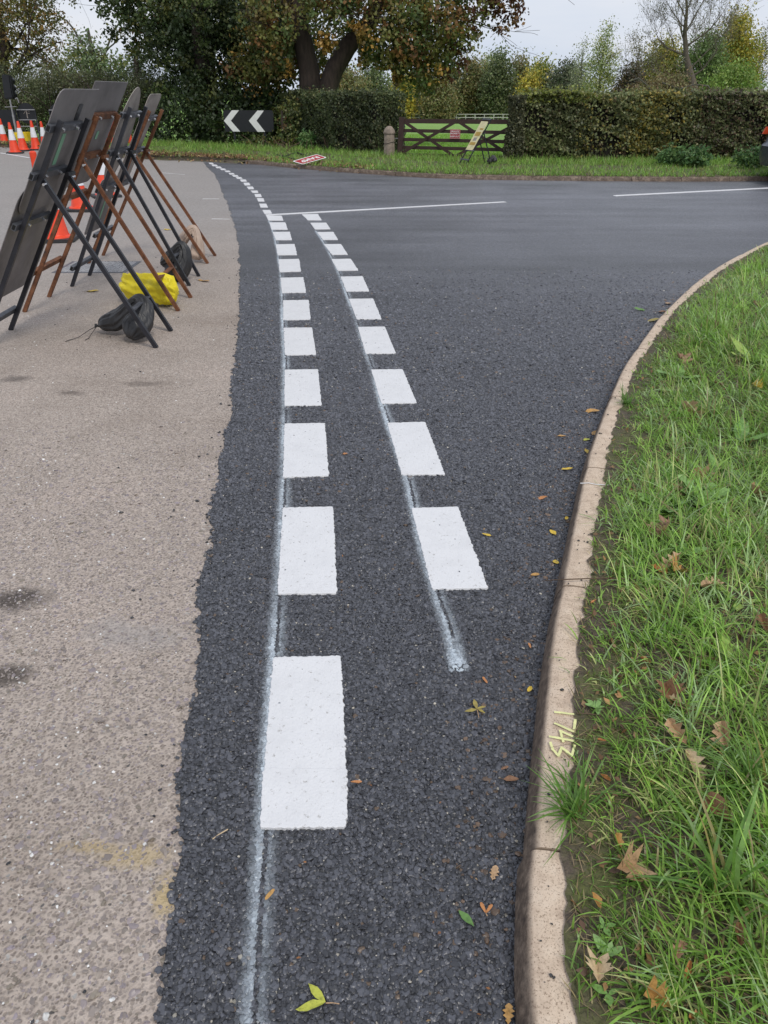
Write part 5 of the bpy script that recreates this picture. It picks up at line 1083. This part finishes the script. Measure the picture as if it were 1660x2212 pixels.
# ---------------------------------------------------------------- grass
def blades(name, P, z, hgt, width, col, az, lean, curl, mat, kind='stuff', segs=4, parent=None):
    n = len(P); t = np.linspace(0, 1, segs + 1); ang = lean[:, None] + curl[:, None] * t[None]; ds = hgt[:, None] / segs
    hx = np.concatenate([np.zeros((n, 1)), np.cumsum(np.sin(ang[:, 1:]) * ds, 1)], 1); hz = np.concatenate([np.zeros((n, 1)), np.cumsum(np.cos(ang[:, 1:]) * ds, 1)], 1)
    hz = np.maximum(hz, .002 + .006 * rng.random((n, 1)) * (t[None] > 0)) * (t[None] > 0)
    wd = width[:, None] * np.array([.8, 1, .85, .55, .06, .05])[:segs + 1][None] if segs == 4 else width[:, None] * np.array([1, .7, .06])[None]
    c, s = np.cos(az)[:, None], np.sin(az)[:, None]; tw = rng.normal(0, .5, n)[:, None]
    X = P[:, 0:1] + c * hx; Y = P[:, 1:2] + s * hx; Z = z[:, None] + hz
    sx, sy = -np.sin(az[:, None] + tw) * wd / 2, np.cos(az[:, None] + tw) * wd / 2
    V = np.stack([np.stack([X + sx, Y + sy, Z], 2), np.stack([X - sx, Y - sy, Z], 2)], 2).reshape(-1, 3)
    k = 2 * (segs + 1); b = (np.arange(n) * k)[:, None] + (np.arange(segs) * 2)[None]; b = b.ravel(); F = np.c_[b, b + 1, b + 3, b + 2]
    shade = np.repeat(col[:, None], k, 1)
    return np_obj(name, V, F, mat, parent, attrs={'Col': ('FLOAT_COLOR', shade.reshape(-1, 3))}, kind=kind)
GP = [(.27, .46, .08), (.33, .52, .11), (.19, .36, .06), (.40, .56, .25), (.52, .56, .22)]
DRY = [(.30, .24, .11), (.22, .16, .08), (.36, .30, .15)]
# near verge: tufts, short and thin by the kerb, long and lush farther in
def verge_pts(n, s0, s1, o0, o1, pw=1.0):
    s = s0 + (s1 - s0) * rng.random(n) ** 1.0; o = o0 + (o1 - o0) * rng.random(n) ** pw
    return s, o, np.c_[np.interp(s, KS, KQ[:, 0]) + np.interp(s, KS, KN[:, 0]) * o, np.interp(s, KS, KQ[:, 1]) + np.interp(s, KS, KN[:, 1]) * o]
s00 = s_of(KQ, KS, at(1669, 3324)) - .35
def inview(P, m=.45): return (P[:, 1] > .3) & (np.abs(P[:, 0]) < (P[:, 1] * .875 + .7) * .505 + m)
def lush(P, o): # 0 bare .. 1 lush
    v = .5 + .5 * np.sin(P[:, 0] * 3.1 + 1.3 * np.sin(P[:, 1] * 2.3)) * np.cos(P[:, 1] * 2.1 + 1.1 * np.sin(P[:, 0] * 2.7)); v2 = .5 + .5 * np.sin(P[:, 0] * 9 + 2 * np.sin(P[:, 1] * 7)) * np.cos(P[:, 1] * 8)
    return np.clip((o - .10) / .24, 0, 1) * (.65 + .2 * v) + .22 * v2 * np.clip((o - .13) / .08, 0, 1) + .12 * v
nt_ = 19000; s, o, P = verge_pts(nt_, s00, s00 + 11.5, .105, 3.2, 1.15); k = inview(P); dist = np.maximum(P[:, 1], .7)
k &= rng.random(nt_) < np.clip(.30 + 1.7 / dist, 0, 1); lu = lush(P, o); k &= rng.random(nt_) < np.clip(lu * 1.9 - .08, .03, 1); s, o, P, lu, dist = s[k], o[k], P[k], lu[k], dist[k]
per = (rng.integers(8, 17, len(P)) * np.clip(1.15 - dist * .05, .55, 1)).astype(int); idx = np.repeat(np.arange(len(P)), per); n = len(idx); print('verge blades', n)
rad_ = rng.uniform(.006, .035, len(P)) * (1 + .5 * lu); Q = P[idx] + rng.normal(0, 1, (n, 2)) * rad_[idx][:, None]
comb = 2.6 + .9 * np.sin(P[:, 0] * 2.0 + P[:, 1]) + rng.normal(0, .7, len(P)); az = comb[idx] + rng.normal(0, 1.15, n)
hh = (.020 + .085 * lu ** 1.4 + .05 * (o > .8))[idx] * rng.lognormal(0, .35, n); hh = hh.clip(.012, .24)
wd_ = (.0021 + .0028 * rng.random(n) ** 2 + .0012 * lu[idx]) * (1 + .09 * dist[idx]); lean = np.abs(rng.normal(.55, .4, n)); curl = np.abs(rng.normal(.75, .5, n)) + .25 * lu[idx]
pc = palette(len(P), GP, [4, 3, 3, 2, 1], .25)[idx] * rng.uniform(.7, 1.35, n)[:, None]; dr = rng.random(n) < .10; pc[dr] = palette(dr.sum(), DRY)
gr = blades('verge_grass', Q, np.full(n, .086), hh, wd_, pc, az, lean, curl, M['grass']); tag(gr, 'long combed grass on the near right verge', 'grass')
# lying straw and moss threads near the kerb
n = 26000; s, o, P = verge_pts(n, s00, s00 + 9, .09, 2.2, 1.2); k = inview(P, .2) & (rng.random(n) < 1.2 / np.maximum(P[:, 1], 1)); P = P[k]; n = len(P)
th_ = blades('dead_straw', P, np.full(n, .0885), rng.uniform(.015, .07, n), rng.uniform(.0012, .0026, n), palette(n, DRY + [(.18, .12, .075), (.30, .22, .13)], None, .3), rng.random(n) * 6.28, np.full(n, 1.50), rng.normal(.05, .1, n), M['dead'])
# short moss-like sprouts over soil
n = 34000; s, o, P = verge_pts(n, s00, s00 + 9, .10, 1.0, 1.6); k = inview(P, .2); lu = lush(P, o); k &= rng.random(n) < np.clip(lu * 2.0 + .22, 0, .95); k &= rng.random(n) < 2.0 / np.maximum(P[:, 1], 1); P = P[k]; n = len(P)
blades('short_sprouts', P, np.full(n, .0865), rng.uniform(.008, .03, n), rng.uniform(.0014, .0025, n), palette(n, [(.16, .27, .04), (.11, .19, .03), (.19, .24, .05)], None, .3), rng.random(n) * 6.28, np.abs(rng.normal(.6, .4, n)), rng.normal(.5, .3, n), M['grass'])
# tufts hanging over the kerb
def tuft(sx, sy, n, L_, label, azc, spread, w0=.0042, zz=.088):
    p = at(sx, sy, zz); P = np.tile(p[:2], (n, 1)) + rng.normal(0, .014, (n, 2)); rt_ = (p[0], p[1], zz)
    o_ = blades('grass_tuft', P - np.array([p[0], p[1]]), np.zeros(n), L_ * rng.uniform(.45, 1.15, n), w0 * rng.uniform(.7, 1.4, n), palette(n, [(.17, .33, .06), (.22, .38, .10), (.13, .26, .05), (.42, .36, .12)], [4, 3, 2, .4], .2), azc + rng.normal(0, spread, n), np.abs(rng.normal(.5, .35, n)), np.abs(rng.normal(.8, .4, n)), M['grass'], kind=None)
    o_.location = rt_; return tag(o_, label, 'grass tuft', 'grass tufts leaning over the kerb')
tuft(1874, 2640, 70, .13, 'big coarse grass tuft spilling over the kerb below the number', 3.0, 1.2)
tuft(1882, 2560, 10, .12, 'few upright blades just below the painted number', 2.0, .8)
tuft(2040, 1310, 70, .10, 'grass tuft leaning on the kerb where it starts to bend', 3.0, 1.3, .0035)
tuft(2350, 2900, 34, .22, 'broad bladed grass tuft in the lower right verge', 2.6, 1.3, .0075)
tuft(2440, 2560, 60, .20, 'dense long tuft at the right edge beside the oval brown leaf', 2.9, .9, .005)
tuft(1880, 3160, 12, .08, 'thin wiry tuft by the kerb near the bottom edge', 3.2, 1.6, .003)
# far verge grass
ns = 15000; s = rng.uniform(FS[np.argmin(np.abs(FQ[:, 0] + 13))], FS[np.argmin(np.abs(FQ[:, 0] - 13))], ns); o = .05 + rng.random(ns) ** 1.1 * 3.6
P = np.c_[np.interp(s, FS, FQ[:, 0]) + np.interp(s, FS, FN[:, 0]) * o, np.interp(s, FS, FQ[:, 1]) + np.interp(s, FS, FN[:, 1]) * o]; li_ = (P[:, 0] < -3.2) & (o < .8) & (rng.random(ns) < .65); P, o = P[~li_], o[~li_]; ns = len(P)
idx = np.repeat(np.arange(ns), 5); n = len(idx); Q = P[idx] + rng.normal(0, .05, (n, 2)); hh = rng.uniform(.05, .15, n) * (1 + .4 * (o[idx] > 2)); 
pcl = palette(ns, [(.26, .46, .08), (.18, .35, .06), (.32, .50, .10), (.26, .29, .09), (.36, .33, .14)], [4, 4, 3, 2, .7], .25)[idx] * rng.uniform(.7, 1.3, n)[:, None]
fg = blades('far_verge_grass', Q, np.full(n, .085), hh, rng.uniform(.008, .018, n), pcl, rng.random(n) * 6.28, np.abs(rng.normal(.4, .3, n)), np.abs(rng.normal(.6, .4, n)), M['grass'], segs=2); tag(fg, 'grass on the far verge below the hedges', 'grass')
# grass behind the gate
n = 26000; P = np.c_[rng.uniform(-.3, 4.2, n), 20.5 + 22 * rng.random(n) ** 2.2]; z = terr(P[:, 0], P[:, 1])
blades('field_grass', P, z, rng.uniform(.04, .10, n), rng.uniform(.012, .03, n), palette(n, [(.24, .46, .05), (.28, .50, .07), (.2, .38, .05), (.36, .36, .14)], [4, 4, 2, .4], .2), rng.random(n) * 6.28, np.abs(rng.normal(.4, .3, n)), np.abs(rng.normal(.6, .4, n)), M['grass'], segs=2)
# dead leaves drift on the far left verge
n = 9000; s = rng.uniform(FS[np.argmin(np.abs(FQ[:, 0] + 12))], FS[np.argmin(np.abs(FQ[:, 0] + .5))], n); o = rng.normal(.35, .3, n); P = np.c_[np.interp(s, FS, FQ[:, 0]) + np.interp(s, FS, FN[:, 0]) * o, np.interp(s, FS, FQ[:, 1]) + np.interp(s, FS, FN[:, 1]) * o]
k = (o > 0.02) | (rng.random(n) < .15); k &= (P[:, 0] < -3) | (rng.random(n) < .25); P, o = P[k], o[k]; n = len(P)
ll = leaf_mesh('leaf_drift', np.c_[P, np.where(o > 0, .10, .012) + rng.random(n) * .03], .07, palette(n, [(.22, .12, .06), (.34, .2, .10), (.13, .075, .05), (.42, .32, .14)]), M['dead'], None, None, .7, up=1.5, kind='stuff'); tag(ll, 'brown fallen leaves drifted along the far verge', 'leaf litter')
# brown bramble twigs by the fallen sign
B = MB(); rr = np.random.default_rng(9); bp_ = at(935, 490, .1)
for _ in range(26):
    p = bp_ + np.array([rr.normal() * .35, rr.normal() * .3, 0]); d = np.array([rr.normal() * .5, rr.normal() * .3, rr.random()]); B.tube([p, p + d * .25, p + d * .45 + np.array([0, 0, -.06])], [.008, .006, .004], 4, cap=False)
o_ = B.build('bramble', M['twig'], None, tuple(bp_)); tag(o_, 'tangle of dry brown stems behind the fallen RAMP sign', 'bramble', kind='stuff')

# ---------------------------------------------------------------- fallen leaves, weeds, twigs
SHAPES = {
 'oval': [(0, 0), (.18, .16), (.42, .24), (.7, .19), (.9, .08), (1, 0)],
 'lance': [(0, 0), (.15, .09), (.4, .16), (.65, .14), (.88, .05), (1, 0)],
 'heart': [(0, 0), (.05, .22), (.25, .33), (.5, .27), (.8, .1), (1, 0)],
 'oak': [(0, 0), (.1, .06), (.18, .17), (.28, .09), (.38, .26), (.5, .12), (.6, .30), (.72, .15), (.82, .2), (.93, .1), (1, 0)],
 'maple': [(0, 0), (.08, .22), (.0, .42), (.2, .32), (.28, .22), (.42, .50), (.52, .36), (.6, .52), (.62, .18), (.8, .2), (.84, .08), (1, 0)],
 'key': [(0, 0), (.1, .09), (.35, .12), (.7, .15), (.92, .1), (1, 0)]}
def leaf_geo(B, shape, size, M4, curl=.25, seed=0):
    r0 = np.random.default_rng(seed); half = SHAPES[shape]; n = len(half); V = []; F = []
    for i, (t, w_) in enumerate(half):
        for sgn in (-1, 0, 1):
            ww = w_ * sgn * (1 + .12 * r0.normal() * abs(sgn)); zz = abs(ww) * curl * 1.2 + curl * .5 * (t - .5) ** 2 + .03 * r0.normal() * (0 < i < n - 1) * abs(sgn)
            V.append(M4 @ Vector(((t - .5) * size, ww * size, zz * size)))
    for i in range(n - 1):
        a = 3 * i; F += [(a, a + 3, a + 4, a + 1), (a + 1, a + 4, a + 5, a + 2)]
    B.add(V, F); return B
LC = dict(yellow=(.60, .42, .05), ochre=(.46, .26, .08), orange=(.46, .20, .07), brown=(.24, .125, .065), tan=(.46, .30, .17), green=(.12, .24, .06), lime=(.42, .44, .06), pale=(.55, .42, .26), dull=(.30, .24, .06), pink=(.40, .23, .15))
LM_ = {}
def lmat(c):
    if c not in LM_:
        m, t, b = nodes_of('leaf_' + c); cc = LC[c]; n_ = noise(t, 120, 5, .7)
        t.links.new(ramp(t, n_, [(.25, tuple(x * .45 for x in cc)), (.5, cc), (.8, tuple(min(1, x * 1.25) for x in cc))]), b.inputs['Base Color']); b.inputs['Roughness'].default_value = .5; bump(t, b, noise(t, 300, 3), .0008); LM_[c] = m
    return LM_[c]
def fallen(sx, sy, shape, L_, c, label, z=.009, rot=None, tilt=.12, curl=.25, extra=None, group='fallen leaves on the new asphalt', stalk=True, seed=None):
    seed = seed if seed is not None else int(sx * 7 + sy); r0 = np.random.default_rng(seed); p = at(sx, sy, z); rot = r0.random() * 6.28 if rot is None else rot
    rt = empty('fallen_leaf', (p[0], p[1], z), label, 'leaf', group)
    E3 = (Matrix.Rotation(rot, 4, 'Z') @ Euler((r0.normal() * tilt, r0.normal() * tilt, 0)).to_matrix().to_4x4())
    B = leaf_geo(MB(), shape, L_, E3, curl, seed); B.build('blade', lmat(c), rt, smooth=True)
    if stalk:
        B = MB(); a = E3 @ Vector((-.5 * L_, 0, .001)); b = E3 @ Vector((-.5 * L_ - .28 * L_, .05 * L_, .002)); B.tube([a, (a + b) / 2 + Vector((0, 0, .002)), b], .0009, 5); B.build('stalk', M['twig'], rt)
    return rt
# compound leaf near the bottom edge: two leaflets and a stalk
def compound(junc, tips, tail, L_, c, label, z=.010, shape='lance', group='fallen leaves on the new asphalt'):
    J_ = Vector(at(*junc, z)); rt = empty('fallen_leaf', tuple(J_), label, 'leaf', group)
    for i, tp_ in enumerate(tips):
        T = Vector(at(*tp_, z)) - J_; L2 = T.length; ang = math.atan2(T.y, T.x); M4 = Matrix.Translation(T / 2 + Vector((0, 0, .003))) @ Matrix.Rotation(ang, 4, 'Z')
        B = leaf_geo(MB(), shape, L2, M4, .18, i + 3); B.build('leaflet', lmat(c), rt, smooth=True)
    T = Vector(at(*tail, z)) - J_; B = MB(); B.tube([(0, 0, .001), T * .5 + Vector((0, 0, .003)), T + Vector((0, 0, .001))], [.0013, .001, .001], 6); B.build('stalk', lmat('tan'), rt)
    return rt
compound((1058, 3257), [(1001, 3196), (959, 3281)], (1102, 3260), .1, 'lime', 'yellow green leaf pair joined by a pale stalk, nearest the bottom edge', shape='lance')
compound((1549, 2304), [(1538, 2272), (1578, 2294), (1508, 2313), (1576, 2318)], (1555, 2330), .1, 'dull', 'dull olive sprig of four small leaflets below the right hand dashes')
compound((1578, 2967), [(1560, 2932), (1598, 2938)], (1582, 2975), .1, 'orange', 'small orange heart shaped winged seed near the kerb', shape='key')
fallen(1514, 2983, 'lance', .048, 'green', 'fresh green lance shaped leaf on the lower asphalt', rot=-.95, curl=.3, stalk=False)
for a in [(876, 2904, 'key', .030, 'ochre', 'thin ochre sliver on the spray line below the nearest dash', 1.0), (1157, 2538, 'key', .028, 'orange', 'short orange brown twiglet right of the nearest dash', .0), (1720, 2237, 'oval', .028, 'yellow', 'yellow leaf in the gutter above the painted number', 1.0),
          (1795, 1728, 'oval', .040, 'yellow', 'yellow leaf lying against the kerb, upper of two', 2.0), (1804, 1824, 'oval', .038, 'yellow', 'yellow leaf lying against the kerb, lower of two', 2.1), (1580, 1736, 'oval', .036, 'yellow', 'yellow leaf with a long stalk right of the upper dash', 2.9),
          (1738, 1865, 'oval', .032, 'ochre', 'ochre leaf between the last right dash and the kerb', 3.0), (1720, 2095, 'key', .024, 'orange', 'tiny orange seed wing in the gutter', 1.7), (1575, 2208, 'key', .028, 'orange', 'orange brown curl left of the olive sprig', 1.9),
          (1761, 1616, 'oval', .042, 'orange', 'rusty orange leaf beside the upper kerb', .2), (1840, 1682, 'oval', .03, 'yellow', 'small yellow leaf tucked at the kerb foot', 1.2), (1842, 1522, 'oval', .055, 'yellow', 'folded yellow leaf up the gutter', .1),
          (1904, 1464, 'oval', .045, 'yellow', 'yellow leaf on edge at the kerb foot', 1.5), (1932, 1405, 'oval', .05, 'ochre', 'ochre leaf at the kerb foot below the bend', .8), (1906, 1427, 'oval', .04, 'lime', 'lime leaf just below the ochre one at the kerb', .3),
          (1824, 1415, 'oval', .045, 'ochre', 'ochre leaf out in the road below the bend', .1), (1924, 1334, 'oval', .075, 'ochre', 'largest tan leaf in the road near the kerb bend', .0), (2124, 1040, 'oval', .12, 'dull', 'dull yellow leaf against the curving kerb', .3),
          (2077, 1005, 'oval', .09, 'green', 'green leaf in the road short of the curving kerb', -.3), (2157, 1013, 'oval', .11, 'brown', 'brown leaf against the curving kerb', .2), (2170, 985, 'oval', .09, 'tan', 'crumpled tan leaf by the far kerb bend', .9),
          (1660, 2530, 'oval', .038, 'brown', 'rust brown leaf in the lower gutter', .0), (1639, 2493, 'oak', .022, 'brown', 'small reddish brown scrap above the rust brown leaf', .4), (1605, 2834, 'oak', .035, 'tan', 'crumbly tan scrap in the gutter opposite the kerb joint', 1.2),
          (1652, 3292, 'oak', .036, 'ochre', 'orange leaf at the kerb foot on the bottom edge', 1.4), (1120, 1473, 'oak', .030, 'orange', 'small orange leaf midway between the two rows of dashes', .6), (945, 2570, 'key', .0, 'ochre', '', 0)]:
    if a[3] > 0: fallen(a[0], a[1], a[2], a[3], a[4], a[5], rot=a[6], stalk=a[2] == 'oval')
OG = 'fallen leaves on the old road'
fallen(300, 945, 'oval', .11, 'yellow', 'bright yellow leaf with a long stalk under the stands', z=.004, rot=.1, group=OG)
fallen(545, 745, 'oval', .10, 'yellow', 'small yellow leaf behind the rear legs of the far stand', z=.004, rot=.3, group=OG)
fallen(661, 911, 'key', .14, 'ochre', 'bent ochre stalk on the old road right of the sandbags', z=.004, rot=-.6, group=OG)
VG = 'dead leaves lying in the near verge'
for a in [(2024, 2816, 'maple', .085, 'tan', 'large tan maple leaf with a hole, left side of the lower verge'), (2060, 2850, 'oval', .055, 'tan', 'folded tan leaf tucked under the large maple leaf'), (2334, 2641, 'heart', .095, 'brown', 'large oval dull brown leaf near the right edge'), (2247, 2490, 'oak', .10, 'pale', 'pale oak leaf lying flat in the grass above the oval one'),
          (2139, 3243, 'maple', .055, 'ochre', 'orange tan leaf near the bottom edge of the verge'), (2205, 3087, 'oak', .055, 'pink', 'pinkish curled leaf above the orange tan one'), (2235, 3155, 'key', .05, 'orange', 'orange winged seed in the lower verge'), (2006, 2731, 'oval', .045, 'ochre', 'ochre leaf above the large maple leaf'),
          (1934, 2924, 'oval', .04, 'ochre', 'curled ochre leaf on bare soil by the kerb'), (1964, 2527, 'oval', .035, 'orange', 'small orange leaf by the coarse tuft'), (1940, 3159, 'maple', .06, 'pale', 'pale crumpled leaf beside the wiry tuft'), (2271, 3310, 'oak', .05, 'orange', 'orange leaf cut by the bottom edge'), (2080, 3090, 'oak', .045, 'brown', 'brown scrap between the wiry tuft and pinkish leaf'),
          (2157, 1730, 'maple', .11, 'pink', 'curled pinkish leaf in the grass level with the upper right dash'), (2187, 1832, 'oak', .12, 'tan', 'heap of tan leaves, upper leaf'), (2200, 1860, 'maple', .10, 'ochre', 'heap of tan leaves, lower ochre leaf'), (2140, 1850, 'oak', .07, 'orange', 'orange leaf left of the tan heap'), (2175, 2260, 'maple', .085, 'brown', 'curled brown leaf level with the olive sprig'), (2190, 2275, 'oak', .06, 'pale', 'pale leaf lying against the curled brown one'),
          (2093, 2145, 'oval', .04, 'orange', 'orange leaf in the grass above the curled brown one'), (2199, 2377, 'oak', .09, 'tan', 'tan leaf half under grass level with the number'), (2355, 2401, 'oak', .11, 'tan', 'twisted tan leaf right of the number'), (1928, 1955, 'key', .035, 'orange', 'orange sliver beside the upper kerb joint'), (2066, 1913, 'oval', .045, 'dull', 'dull leaf in sparse grass near the upper joint'),
          (2313, 1907, 'oak', .11, 'tan', 'tan leaf among tall grass right of the heap'), (2482, 2028, 'oak', .09, 'brown', 'brown leaf at the right edge half way up'), (2205, 1167, 'maple', .13, 'pink', 'pinkish leaf in the grass above the kerb bend'), (2226, 1332, 'maple', .14, 'tan', 'tan leaf in the grass beside the bend'), (2271, 1543, 'maple', .10, 'tan', 'tan curled leaf below the dock leaves'),
          (2196, 1604, 'maple', .08, 'pink', 'pinkish leaf left of the dock leaves'), (2199, 1501, 'oak', .10, 'brown', 'brown leaf above the pinkish one'), (2458, 995, 'oak', .13, 'brown', 'brown leaf at the right edge, farthest up'), (2458, 1262, 'oak', .16, 'yellow', 'yellow leaf in the grass at the right edge'), (2452, 1610, 'oak', .14, 'tan', 'faded tan leaf at the right edge beside the weeds'),
          (1955, 2405, 'key', .028, 'orange', 'orange brown seed on soil right of the number'), (2400, 3040, 'oak', .06, 'brown', 'brown leaf under the broad bladed tuft'), (2010, 2200, 'oval', .03, 'brown', 'small brown leaf on bare soil above the rosette'), (2330, 1250, 'oak', .09, 'brown', 'brown leaf half hidden in long grass near the bend')]:
    fallen(a[0], a[1], a[2], a[3] * .8, a[4], a[5], z=.108 if a[3] > .05 else .098, tilt=.35, curl=1.0, group=VG)
# tiny leaf crumbs in the verge
n = 6000; s, o, P = verge_pts(n, s00, s00 + 9, .10, 2.0, 1.1); k = inview(P, .2) & (rng.random(n) < 1.6 / np.maximum(P[:, 1], 1)); P = P[k]; n = len(P)
lt = leaf_mesh('leaf_crumbs', np.c_[P, .092 + rng.random(n) * .012], .021, palette(n, [(.22, .12, .06), (.32, .2, .10), (.14, .08, .05), (.42, .24, .10)]), M['dead'], None, None, .6, up=2.0, kind='stuff'); tag(lt, 'small brown leaf crumbs between the grass blades', 'leaf litter')
# specks on the asphalt
n = 420; P = np.c_[rng.uniform(-.7, 1.2, n), .6 + 5 * rng.random(n) ** 1.3]; xr = np.interp(P[:, 1], KQ[:900, 1], KQ[:900, 0]); xl = np.interp(P[:, 1], LR[:, 1], LR[:, 0]); k = (P[:, 0] < xr - .02) & (P[:, 0] > xl) & (rng.random(n) < .15 + .8 * np.exp(-((xr - P[:, 0] - .14) / .1) ** 2)); P = P[k]; n = len(P)
lt = leaf_mesh('leaf_specks', np.c_[P, np.full(n, .0095)], .010, palette(n, [(.35, .16, .06), (.25, .12, .06), (.45, .3, .15)]), M['dead'], road, None, .5, up=3.0, kind='stuff')

# rosettes of broad leaves
def rosette(sx, sy, n, L_, shape, c, label, z=.10, lift=.35, rot0=0, arc=6.28):
    p = at(sx, sy, z - .01); rt = empty('broadleaf_weed', tuple(p), label, 'plant', 'broad leaved weeds in the near verge'); r0 = np.random.default_rng(int(sx + sy))
    for i in range(n):
        a = rot0 + arc * i / n + r0.normal() * .25; l_ = L_ * .8 * r0.uniform(.6, 1.15)
        M4 = Matrix.Rotation(a, 4, 'Z') @ Matrix.Rotation(-abs(r0.normal(lift, .15)), 4, 'Y') @ Matrix.Translation((l_ * .55, 0, .002)); B = leaf_geo(MB(), shape, l_, M4, .22, i)
        B.build('leaf', lmat(c), rt, smooth=True)
    return rt
LC['weed'] = (.16, .30, .07); LC['weed2'] = (.20, .34, .10); LC['weed3'] = (.27, .38, .07)
rosette(1936, 2300, 8, .035, 'oval', 'weed2', 'small green rosette on soil above the painted number')
rosette(2370, 2140, 3, .11, 'lance', 'weed3', 'pair of upright dock leaves right of the upper joint', rot0=1.5, arc=2.4, lift=.5)
rosette(2160, 1650, 6, .15, 'oak', 'weed2', 'pale dandelion leaves in the middle of the verge')
rosette(2290, 1630, 6, .16, 'oak', 'weed2', 'broad pale dandelion leaves right of the first ones')
rosette(2330, 1540, 4, .16, 'lance', 'weed', 'large dock leaves beside the tan curled leaf')
rosette(2400, 1440, 3, .28, 'lance', 'weed', 'long blade like dock leaf near the right edge', arc=2)
rosette(2400, 1960, 3, .12, 'lance', 'weed3', 'yellowish green dock leaf in long grass')
rosette(2225, 1800, 4, .10, 'oval', 'weed2', 'smooth oval leaves above the tan heap')
rosette(1960, 3010, 4, .030, 'oval', 'weed', 'small round leaved weed on soil near the bottom')
rosette(1975, 3105, 3, .050, 'oval', 'weed2', 'two broad smooth leaves near the bottom of the verge', arc=3)
rosette(1975, 3230, 3, .038, 'oval', 'weed', 'low round leaf weed at the bottom of the verge')
rosette(2420, 2720, 3, .09, 'oak', 'weed2', 'pale thistle like leaf by the oval brown leaf')
rosette(2290, 2010, 5, .06, 'heart', 'weed', 'scalloped leaves in the grass right of the tan heap')
rosette(2210, 1230, 4, .15, 'oval', 'weed2', 'plantain leaves in grass above the bend')
rosette(2440, 1180, 4, .26, 'lance', 'weed3', 'bright dock leaves at the right edge above the bend')
# twig across the kerb
tw = [Vector(at(1760, 1886, .02)), Vector(at(1800, 1882, .075)), Vector(at(1850, 1880, .098)), Vector(at(1960, 1876, .10)), Vector(at(2060, 1880, .10)), Vector(at(2120, 1888, .10))]
B = MB(); B.tube(tw, [.0012, .002, .0022, .002, .0016, .001], 6); o_ = B.build('twig', M['twig'], None, tuple(tw[2]), smooth=True); tag(o_, 'long thin twig lying across the kerb', 'twig')
B = MB(); tw = [Vector(at(1873, 2315, .09)), Vector(at(1905, 2316, .095)), Vector(at(1950, 2321, .095))]; B.tube(tw, .0013, 5); o_ = B.build('twig', M['twig'], None, tuple(tw[0])); tag(o_, 'short pale stalk pointing at the painted number', 'twig')
B = MB(); tw = [Vector(at(690, 2724, .010)), Vector(at(712, 2708, .011)), Vector(at(740, 2692, .010))]; B.tube(tw, .0014, 5); o_ = B.build('twig', lmat('pale'), None, tuple(tw[0])); tag(o_, 'pale green stalk between the old road edge and nearest dash', 'twig')
